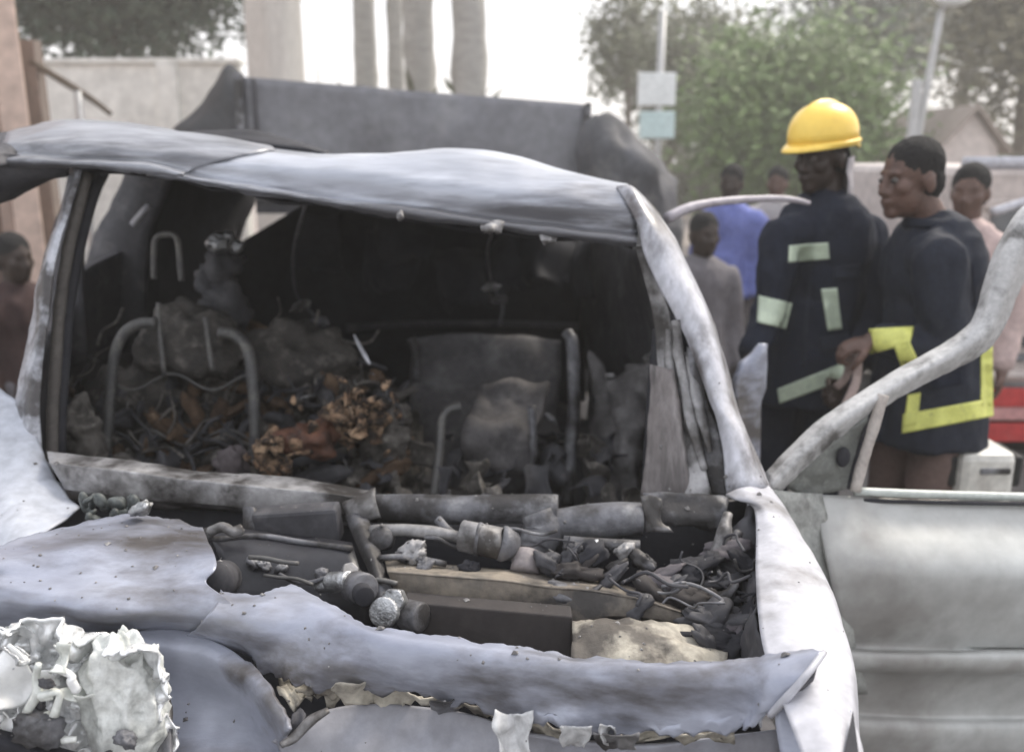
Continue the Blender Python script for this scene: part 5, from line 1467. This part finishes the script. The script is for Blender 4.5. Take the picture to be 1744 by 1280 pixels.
sheet('torn_flake', grid([('z', .91, [(500, 1215), (512, 1205), (520, 1215)]), ('z', .9, [(494, 1235), (506, 1232), (512, 1240)]), ('z', .88, [(490, 1252), (500, 1255), (508, 1258)])]), CHAR, car, n=3, thick=.003)

# --- fenders
sheet('fender', grid([
    ('z', .99, [(1236, 842), (1250, 850), (1285, 868), (1288, 985), (1292, 1050), (1302, 1112), (1330, 1190), (1380, 1320)]),
    ('z', 1.0, [(1262, 832), (1285, 850), (1312, 880), (1330, 960), (1345, 1030), (1360, 1110), (1390, 1190), (1425, 1310)]),
    ('z', .99, [(1290, 828), (1315, 848), (1345, 895), (1378, 960), (1408, 1035), (1425, 1110), (1440, 1190), (1455, 1310)]),
    ('z', .955, [(1308, 828), (1330, 862), (1362, 918), (1398, 980), (1432, 1060), (1450, 1130), (1460, 1210), (1470, 1315)]),
    ('z', .80, [(1308, 900), (1330, 940), (1360, 1000), (1395, 1070), (1425, 1150), (1445, 1230), (1455, 1310), (1465, 1400)]),
    ('z', .55, [(1290, 1050), (1310, 1090), (1340, 1160), (1375, 1240), (1405, 1320), (1425, 1400), (1440, 1480), (1450, 1560)]),
]), WHITE, car, n=6, crumple=.005, cs=7, thick=.005, seed=33)
sheet('inner_wing', grid([
    [(1285, 870, 1.66), (1290, 985, 1.42), (1295, 1060, 1.25), (1305, 1125, 1.14)],
    [(1270, 980, 1.66), (1272, 1040, 1.44), (1280, 1100, 1.27), (1285, 1150, 1.16)],
    [(1250, 1150, 1.62), (1250, 1170, 1.44), (1255, 1190, 1.28), (1260, 1210, 1.18)],
]), CHAR, car, n=5, crumple=.015, cs=14, thick=.004)
tube('bonnet_edge', [pt(1404, 1110, z=1.037), pt(1374, 1148, z=1.03), pt(1343, 1184, z=1.003), pt(1311, 1218, z=.967)], [.004, .005, .006, .004], WHITE, car, n=6, wob=.3)
prism('corner_crease_shade', [pt(1392, 1138, z=1.012), pt(1386, 1160, z=1.008), pt(1368, 1176, z=1.0), pt(1356, 1180, z=1.0), pt(1374, 1158, z=1.01)], Vector((0, 0, .008)), CHAR, car, bevel=.002)  # dark plate put in as the shade of the crease below the fold
sheet('folded_corner', grid([
    ('z', .985, [(1335, 1180), (1370, 1185), (1410, 1195), (1450, 1210)]),
    ('z', .965, [(1320, 1215), (1365, 1222), (1405, 1235), (1450, 1250)]),
    ('z', .92, [(1330, 1290), (1370, 1300), (1410, 1310), (1448, 1320)]),
]), ASH, car, n=5, crumple=.006, thick=.004)
prism('shut_line_gap', [pt(1452, 1216, z=1.0), pt(1462, 1290, z=1.0), pt(1436, 1290, z=1.0)], Vector((0, 0, .006)), CHARB, car, bevel=0)
sheet('fender', grid([
    [(-60, 630, 2.06), (0, 660, 2.0), (38, 688, 1.96), (60, 730, 1.90), (80, 785, 1.83), (105, 830, 1.77), (135, 866, 1.70)],
    [(-110, 660, 2.0), (-40, 700, 1.92), (5, 730, 1.88), (30, 780, 1.80), (50, 825, 1.73), (75, 858, 1.68), (110, 884, 1.63)],
    [(-200, 740, 1.86), (-120, 780, 1.80), (-60, 800, 1.76), (-30, 835, 1.70), (0, 860, 1.65), (30, 880, 1.61), (80, 900, 1.58)],
    [(-320, 860, 1.72), (-260, 890, 1.66), (-200, 900, 1.63), (-150, 915, 1.6), (-100, 925, 1.56), (-50, 935, 1.54), (20, 945, 1.52)],
]), M('blueish_white_paint', (.50, .52, .57), (.42, .44, .49), (.30, .30, .32), scale=4, rough=.45, c3amt=.36), car, n=9, crumple=.010, cs=7, thick=.005, seed=37, ridge=.006)

# --- melted headlamp at the lower left: shiny reflector cells at the left, sagged milky lens at the right
rnd = random.Random(61)
LAMPW = M('white_melted_reflector', (.88, .88, .87), (.8, .8, .79), None, scale=10, rough=.15, spec=.8, speck=.08)
c = pt(110, 1195, Y=1.09)
rows = []
for i in range(15):
    r = []
    for j in range(17):
        u, v = (j / 16 - .5) * 2, (i / 14 - .5) * 2
        d2 = u * u + v * v
        r.append(c + Vector((u * .15, .05 * (1 - min(1.6, d2)) - .02 + rnd.uniform(-.022, .022), -v * .118)) + Vector((rnd.uniform(-.008, .008), 0, rnd.uniform(-.008, .008))))
    rows.append(r)
lampo = sheet('headlamp', rows, M('dark_cavity_reflector', (.88, .89, .90), (.80, .81, .80), (.20, .21, .20), scale=11, rough=.14, rr=.08, metal=.35, c3amt=.40, sharp=.05, bump=.12, spec=.8, stretch=(1.6, 1, .8)), car, n=5, crumple=.012, cs=26, thick=.003, seed=3, ridge=.012)  # dark patches in the colour imitate shaded cavities
V, F = ball_geo((0, 0, 0), (.046, .045, .086), None, 90, 56)
c2 = pt(212, 1186, Y=1.075)
V = [c2 + v * (1 + .35 * nz(v, 14, 2) + .22 * (1 - 2.4 * abs(nz(v, 26, 5))) + .10 * (1 - 2.4 * abs(nz(v, 70, 8)))) for v in V]
mesh_obj('lamp_lens', V, F, M('milky_melted_lens', (.70, .71, .68), (.56, .575, .545), (.26, .275, .255), scale=14, rough=.4, c3amt=.38, bump=.3, spec=.5), lampo)
for k in range(16):
    p = c + Vector((rnd.uniform(-.15, .06), -.04 - rnd.uniform(0, .035), rnd.uniform(-.115, .115)))
    q = rnd.uniform(.02, .055)
    rt_ = rrot(rnd)
    rws = [[p + rt_ @ v for v in rr_] for rr_ in scrap_mesh(k + 300, q)]
    sheet('reflector_shard', rws, rnd.choice([SILV, FOIL, LAMPW, LAMPW, MATS['dark_cavity_reflector']]), lampo, n=4, crumple=.003, cs=60, thick=.002, seed=k)
for k in range(16):
    P = [c + Vector((rnd.uniform(-.14, .06), -.075, rnd.uniform(-.10, .11)))]
    for j in range(3): P.append(P[-1] + Vector((rnd.uniform(-.02, .03), rnd.uniform(-.01, .01), rnd.uniform(-.035, .01))))
    tube('melted_strand', P, [rnd.uniform(.004, .009) for _ in P], rnd.choice([FOIL, LAMPW]), lampo, n=4, seg=8, wob=.4)
for k in range(16):
    crumb('hole_shade', c + Vector((rnd.uniform(-.13, .12), -.075 + rnd.uniform(-.01, .01), rnd.uniform(-.10, .10))), rnd.uniform(.005, .011), rnd.choice([GREYM, CHAR, CHAR]), lampo, k, amp=.6)  # solid dark crumbs, coloured as the shade inside small holes
for (dx, dz, r_, m_) in ((.012, .018, .026, GREYM), (-.105, -.085, .012, CHARB), (-.062, -.082, .013, CHARB), (-.075, .03, .018, GREYM)):
    crumb('bulb_socket', c + Vector((dx, -.085, dz)), r_ * .8, m_, lampo, dx * 100, amp=.5)
sheet('headlamp_surround', grid([
    [(-260, 1130, 1.28), (-150, 1110, 1.26), (-60, 1095, 1.24), (40, 1082, 1.22), (140, 1075, 1.22), (220, 1090, 1.2), (262, 1130, 1.17), (285, 1180, 1.13), (292, 1240, 1.08), (295, 1330, 1.03)],
    [(-220, 1320, 1.24), (-130, 1320, 1.22), (-60, 1320, 1.2), (20, 1320, 1.19), (100, 1320, 1.18), (150, 1320, 1.17), (190, 1320, 1.14), (215, 1325, 1.11), (230, 1330, 1.07), (240, 1350, 1.03)],
]), GREYM, car, n=5, crumple=.006, cs=14, thick=.006)
sheet('bumper_edge', grid([[(-80, 1225, 1.0), (0, 1250, 1.0), (60, 1268, 1.0), (130, 1290, 1.0)], [(-80, 1262, 1.0), (0, 1285, 1.0), (60, 1300, 1.0), (130, 1320, 1.0)]]), CHARB, car, n=4, thick=.02)

# --- wheels and lower body so the car stands on the road
for (x, y) in ((-1.02, 1.45), (.40, 1.35), (-1.12, 4.0), (.46, 3.9)):
    g = Geo(); g.add(tube_geo([Vector((x - .09, y, .30)), Vector((x + .09, y, .30))], .30, 28)); w = g.obj('wheel', CHAR, car)
    g = Geo(); g.add(tube_geo([Vector((x - .1, y, .30)), Vector((x + .1, y, .30))], .18, 20)); g.obj('rim', GREYM, w)
sheet('sill', [[Vector((.56, 1.75, z_)), Vector((.58, 3.0, z_)), Vector((.60, 4.5, z_))] for z_ in (.28, .45, .62)], PILLAR, car, n=4, thick=.02)
sheet('bumper', [[Vector((-1.25, 1.15, .3)), Vector((-.9, .86, .3)), Vector((-.3, .80, .3)), Vector((.3, .82, .3)), Vector((.5, 1.0, .3))], [Vector((-1.25, 1.13, .6)), Vector((-.9, .84, .6)), Vector((-.3, .78, .6)), Vector((.3, .80, .6)), Vector((.5, .98, .6))]], GREYM, car, n=4, thick=.02)

# --- open front door at the right
dr = sheet('front_door', grid([
    [(1392, 842, 1.88), (1460, 846, 1.90), (1540, 850, 1.92), (1640, 853, 1.95), (1760, 856, 1.98), (1900, 858, 2.02), (2080, 862, 2.08)],
    [(1396, 880, 1.84), (1462, 885, 1.86), (1540, 888, 1.88), (1640, 892, 1.91), (1760, 895, 1.94), (1900, 900, 1.98), (2080, 905, 2.04)],
    [(1410, 960, 1.775), (1470, 965, 1.775), (1545, 968, 1.785), (1640, 972, 1.81), (1760, 975, 1.84), (1900, 980, 1.88), (2080, 985, 1.95)],
    [(1425, 1040, 1.785), (1480, 1045, 1.79), (1550, 1048, 1.80), (1640, 1050, 1.83), (1760, 1055, 1.86), (1900, 1060, 1.90), (2080, 1065, 1.97)],
    [(1440, 1098, 1.815), (1490, 1100, 1.82), (1555, 1102, 1.84), (1640, 1103, 1.87), (1760, 1104, 1.90), (1900, 1106, 1.94), (2080, 1110, 2.0)],
    [(1440, 1112, 1.77), (1490, 1113, 1.785), (1555, 1114, 1.80), (1640, 1114, 1.83), (1760, 1115, 1.86), (1900, 1118, 1.90), (2080, 1122, 1.97)],
    [(1442, 1136, 1.77), (1492, 1138, 1.785), (1556, 1139, 1.80), (1640, 1140, 1.83), (1760, 1140, 1.86), (1900, 1142, 1.90), (2080, 1146, 1.97)],
    [(1444, 1150, 1.815), (1494, 1152, 1.83), (1558, 1153, 1.85), (1640, 1153, 1.88), (1760, 1153, 1.91), (1900, 1155, 1.95), (2080, 1158, 2.01)],
    [(1450, 1210, 1.83), (1500, 1212, 1.85), (1560, 1215, 1.87), (1640, 1215, 1.90), (1760, 1215, 1.93), (1900, 1218, 1.97), (2080, 1222, 2.03)],
    [(1455, 1252, 1.80), (1505, 1254, 1.82), (1565, 1256, 1.84), (1640, 1256, 1.87), (1760, 1256, 1.90), (1900, 1258, 1.94), (2080, 1262, 2.0)],
    [(1465, 1400, 1.86), (1510, 1400, 1.88), (1570, 1400, 1.9), (1640, 1400, 1.92), (1760, 1400, 1.95), (1900, 1400, 1.98), (2080, 1400, 2.04)],
]), DOORP, car, n=5, crumple=.008, cs=4, thick=.01, seed=41)
sheet('hinge_panel', grid([
    [(1310, 832, 1.80), (1350, 838, 1.83), (1400, 840, 1.87)],
    [(1345, 900, 1.80), (1375, 900, 1.82), (1410, 900, 1.84)],
    [(1395, 980, 1.78), (1410, 980, 1.79), (1424, 980, 1.80)],
    [(1430, 1070, 1.78), (1440, 1070, 1.79), (1450, 1070, 1.80)],
    [(1455, 1180, 1.80), (1465, 1180, 1.81), (1475, 1180, 1.82)],
]), DOORM, dr, n=5, crumple=.012, cs=12, thick=.006)
tube('belt_moulding', [pt(1455, 836, Y=1.90), pt(1540, 840, Y=1.91), pt(1640, 843, Y=1.94), pt(1760, 846, Y=1.97), pt(1900, 848, Y=2.01), pt(2080, 852, Y=2.07)], .010, M('pale_greenish_trim', (.52, .55, .52), (.42, .45, .42), None, scale=8, rough=.35), dr, n=4, wob=.1)
tube('belt_seal', [pt(1470, 852, Y=1.895), pt(1640, 856, Y=1.925), pt(1760, 858, Y=1.955), pt(2080, 864, Y=2.05)], .005, CHARB, dr, n=4, wob=.1)
wf = grid([
    [(1308, 818, 1.82), (1350, 772, 1.85), (1405, 722, 1.88), (1470, 678, 1.91), (1540, 634, 1.94), (1600, 602, 1.96), (1648, 570, 1.98), (1672, 540, 1.99), (1690, 480, 2.01), (1712, 420, 2.03), (1760, 350, 2.06), (1860, 300, 2.1)],
    [(1314, 830, 1.80), (1358, 784, 1.83), (1413, 734, 1.86), (1478, 690, 1.89), (1548, 646, 1.92), (1612, 612, 1.94), (1664, 580, 1.96), (1692, 548, 1.97), (1714, 490, 1.99), (1738, 430, 2.01), (1785, 372, 2.04), (1870, 330, 2.08)],
    [(1322, 842, 1.83), (1368, 796, 1.86), (1424, 746, 1.89), (1488, 702, 1.92), (1556, 660, 1.95), (1622, 628, 1.97), (1676, 598, 1.99), (1706, 560, 2.0), (1732, 500, 2.02), (1758, 445, 2.04), (1800, 395, 2.07), (1880, 360, 2.11)],
])
wf = [[p + Vector((0, .03, 0)) for p in wf[0]], wf[0], [p.lerp(q, .12) - Vector((0, .004, 0)) for p, q in zip(wf[0], wf[1])], wf[1], [p.lerp(q, .88) for p, q in zip(wf[1], wf[2])], wf[2], [p + Vector((0, .03, 0)) for p in wf[2]]]
sheet('window_frame', wf, M('scorched_frame_paint', (.52, .515, .51), (.40, .395, .39), (.27, .265, .26), scale=10, rough=.4, c3amt=.36, soot=(.12, .115, .11), sootamt=.36), dr, n=5, crumple=.002, cs=16, thick=.006)
sheet('quarter_panel', grid([
    [(1335, 826, 1.86), (1385, 776, 1.88), (1440, 730, 1.90), (1500, 690, 1.92)],
    [(1350, 836, 1.865), (1395, 806, 1.885), (1445, 775, 1.905), (1488, 745, 1.92)],
    [(1372, 845, 1.87), (1405, 840, 1.89), (1440, 830, 1.905), (1465, 815, 1.915)],
]), M('dark_mottled_steel', (.17, .175, .16), (.11, .115, .105), (.30, .31, .285), scale=16, rough=.55, c3amt=.36, bump=.3), dr, n=5, crumple=.012, cs=20, thick=.006)
g = Geo(); g.add(ball_geo(pt(1436, 778, Y=1.885), (.016, .012, .024))); g.obj('mirror_hole', CHARB, dr)
tube('window_post', [pt(1505, 672, Y=1.90), pt(1490, 720, Y=1.90), pt(1474, 770, Y=1.895), pt(1456, 835, Y=1.89)], .013, M('pale_rust_trim', (.50, .46, .42), (.38, .34, .31), None, scale=14, rough=.6), dr, n=5, wob=.2)
tube('window_seal', [pt(1490, 690, Y=1.91), pt(1476, 730, Y=1.91), pt(1462, 775, Y=1.905), pt(1446, 832, Y=1.90)], .008, CHARB, dr, n=5, wob=.2)

# --- open rear door: window hoop and grey edge
rd = tube('rear_door', [pt(1136, 372, Y=2.55), pt(1180, 352, Y=2.6), pt(1240, 342, Y=2.68), pt(1310, 338, Y=2.76), pt(1350, 340, Y=2.80), pt(1378, 346, Y=2.83)], [.016, .014, .012, .011, .010, .007], M('pale_mauve_trim', (.42, .39, .42), (.34, .31, .34), None, scale=8, rough=.5), car, n=5, wob=.1)
sheet('door_edge', grid([
    [(1302, 585, 2.5), (1296, 586, 2.48), (1278, 605, 2.46), (1262, 618, 2.44)],
    [(1300, 660, 2.48), (1290, 660, 2.46), (1270, 665, 2.44), (1248, 660, 2.42)],
    [(1288, 720, 2.46), (1280, 720, 2.44), (1266, 720, 2.42), (1254, 720, 2.4)],
    [(1285, 900, 2.44), (1278, 900, 2.42), (1266, 900, 2.4), (1254, 900, 2.38)],
]), ASH, rd, n=4, crumple=.01, cs=12, thick=.02)

# ash flakes lying on the bonnet, beam and engine bay
dg = bpy.context.evaluated_depsgraph_get(); dg.update()
rnd = random.Random(90)
V, F = [], []
for k in range(1100):
    x, y = rnd.uniform(-1.3, .58), rnd.uniform(.9, 1.85)
    ok, loc, nrm, _, ob, _ = scene.ray_cast(dg, Vector((x, y, 1.25)), Vector((0, 0, -1)))
    if not ok or loc.z < .5 or nrm.z < .25 or (ob.name.startswith('fender') and rnd.random() < .8): continue
    u = nrm.orthogonal().normalized(); w = nrm.cross(u)
    a = rnd.uniform(0, 6.28)
    u, w = u * math.cos(a) + w * math.sin(a), w * math.cos(a) - u * math.sin(a)
    q = rnd.uniform(.001, .003) if rnd.random() < .92 else rnd.uniform(.003, .007)
    c0 = loc + nrm * (q * .35)
    i0 = len(V)
    V += [c0 - u * q - w * q * rnd.uniform(.3, .8) - nrm * q * .3, c0 + u * q * .8 - w * q * .6, c0 + u * q * rnd.uniform(.5, 1) + w * q * .7 - nrm * q * .2, c0 - u * q * .6 + w * q * rnd.uniform(.4, .9), c0 + nrm * q * .5]
    F += [(i0, i0 + 1, i0 + 4), (i0 + 1, i0 + 2, i0 + 4), (i0 + 2, i0 + 3, i0 + 4), (i0 + 3, i0, i0 + 4)]
tag(mesh_obj('ash_flakes', V, F, M('flaky_ash', (.22, .21, .205), (.11, .105, .105), (.42, .41, .40), scale=30, rough=.9, c3amt=.40, bump=0), None, False), 'fine ash flakes strewn over bonnet and engine bay', 'ash', kind='stuff')

# ------------------------------------------------------------------ hazy air
hz = bpy.data.materials.new('haze_air')
hz.use_nodes = True
t = hz.node_tree
t.nodes.clear()
mo = t.nodes.new('ShaderNodeOutputMaterial')
pv = t.nodes.new('ShaderNodeVolumePrincipled')
pv.inputs['Color'].default_value = (.95, .93, .88, 1)
pv.inputs['Density'].default_value = 0.0060
pv.inputs['Anisotropy'].default_value = 0.2
t.links.new(pv.outputs[0], mo.inputs['Volume'])
V, F = box_geo((0, 75, 6.5), (230, 220, 15.2))
tag(mesh_obj('haze', V, F, hz, None, False), kind='stuff')
scene.cycles.volume_bounces = 1
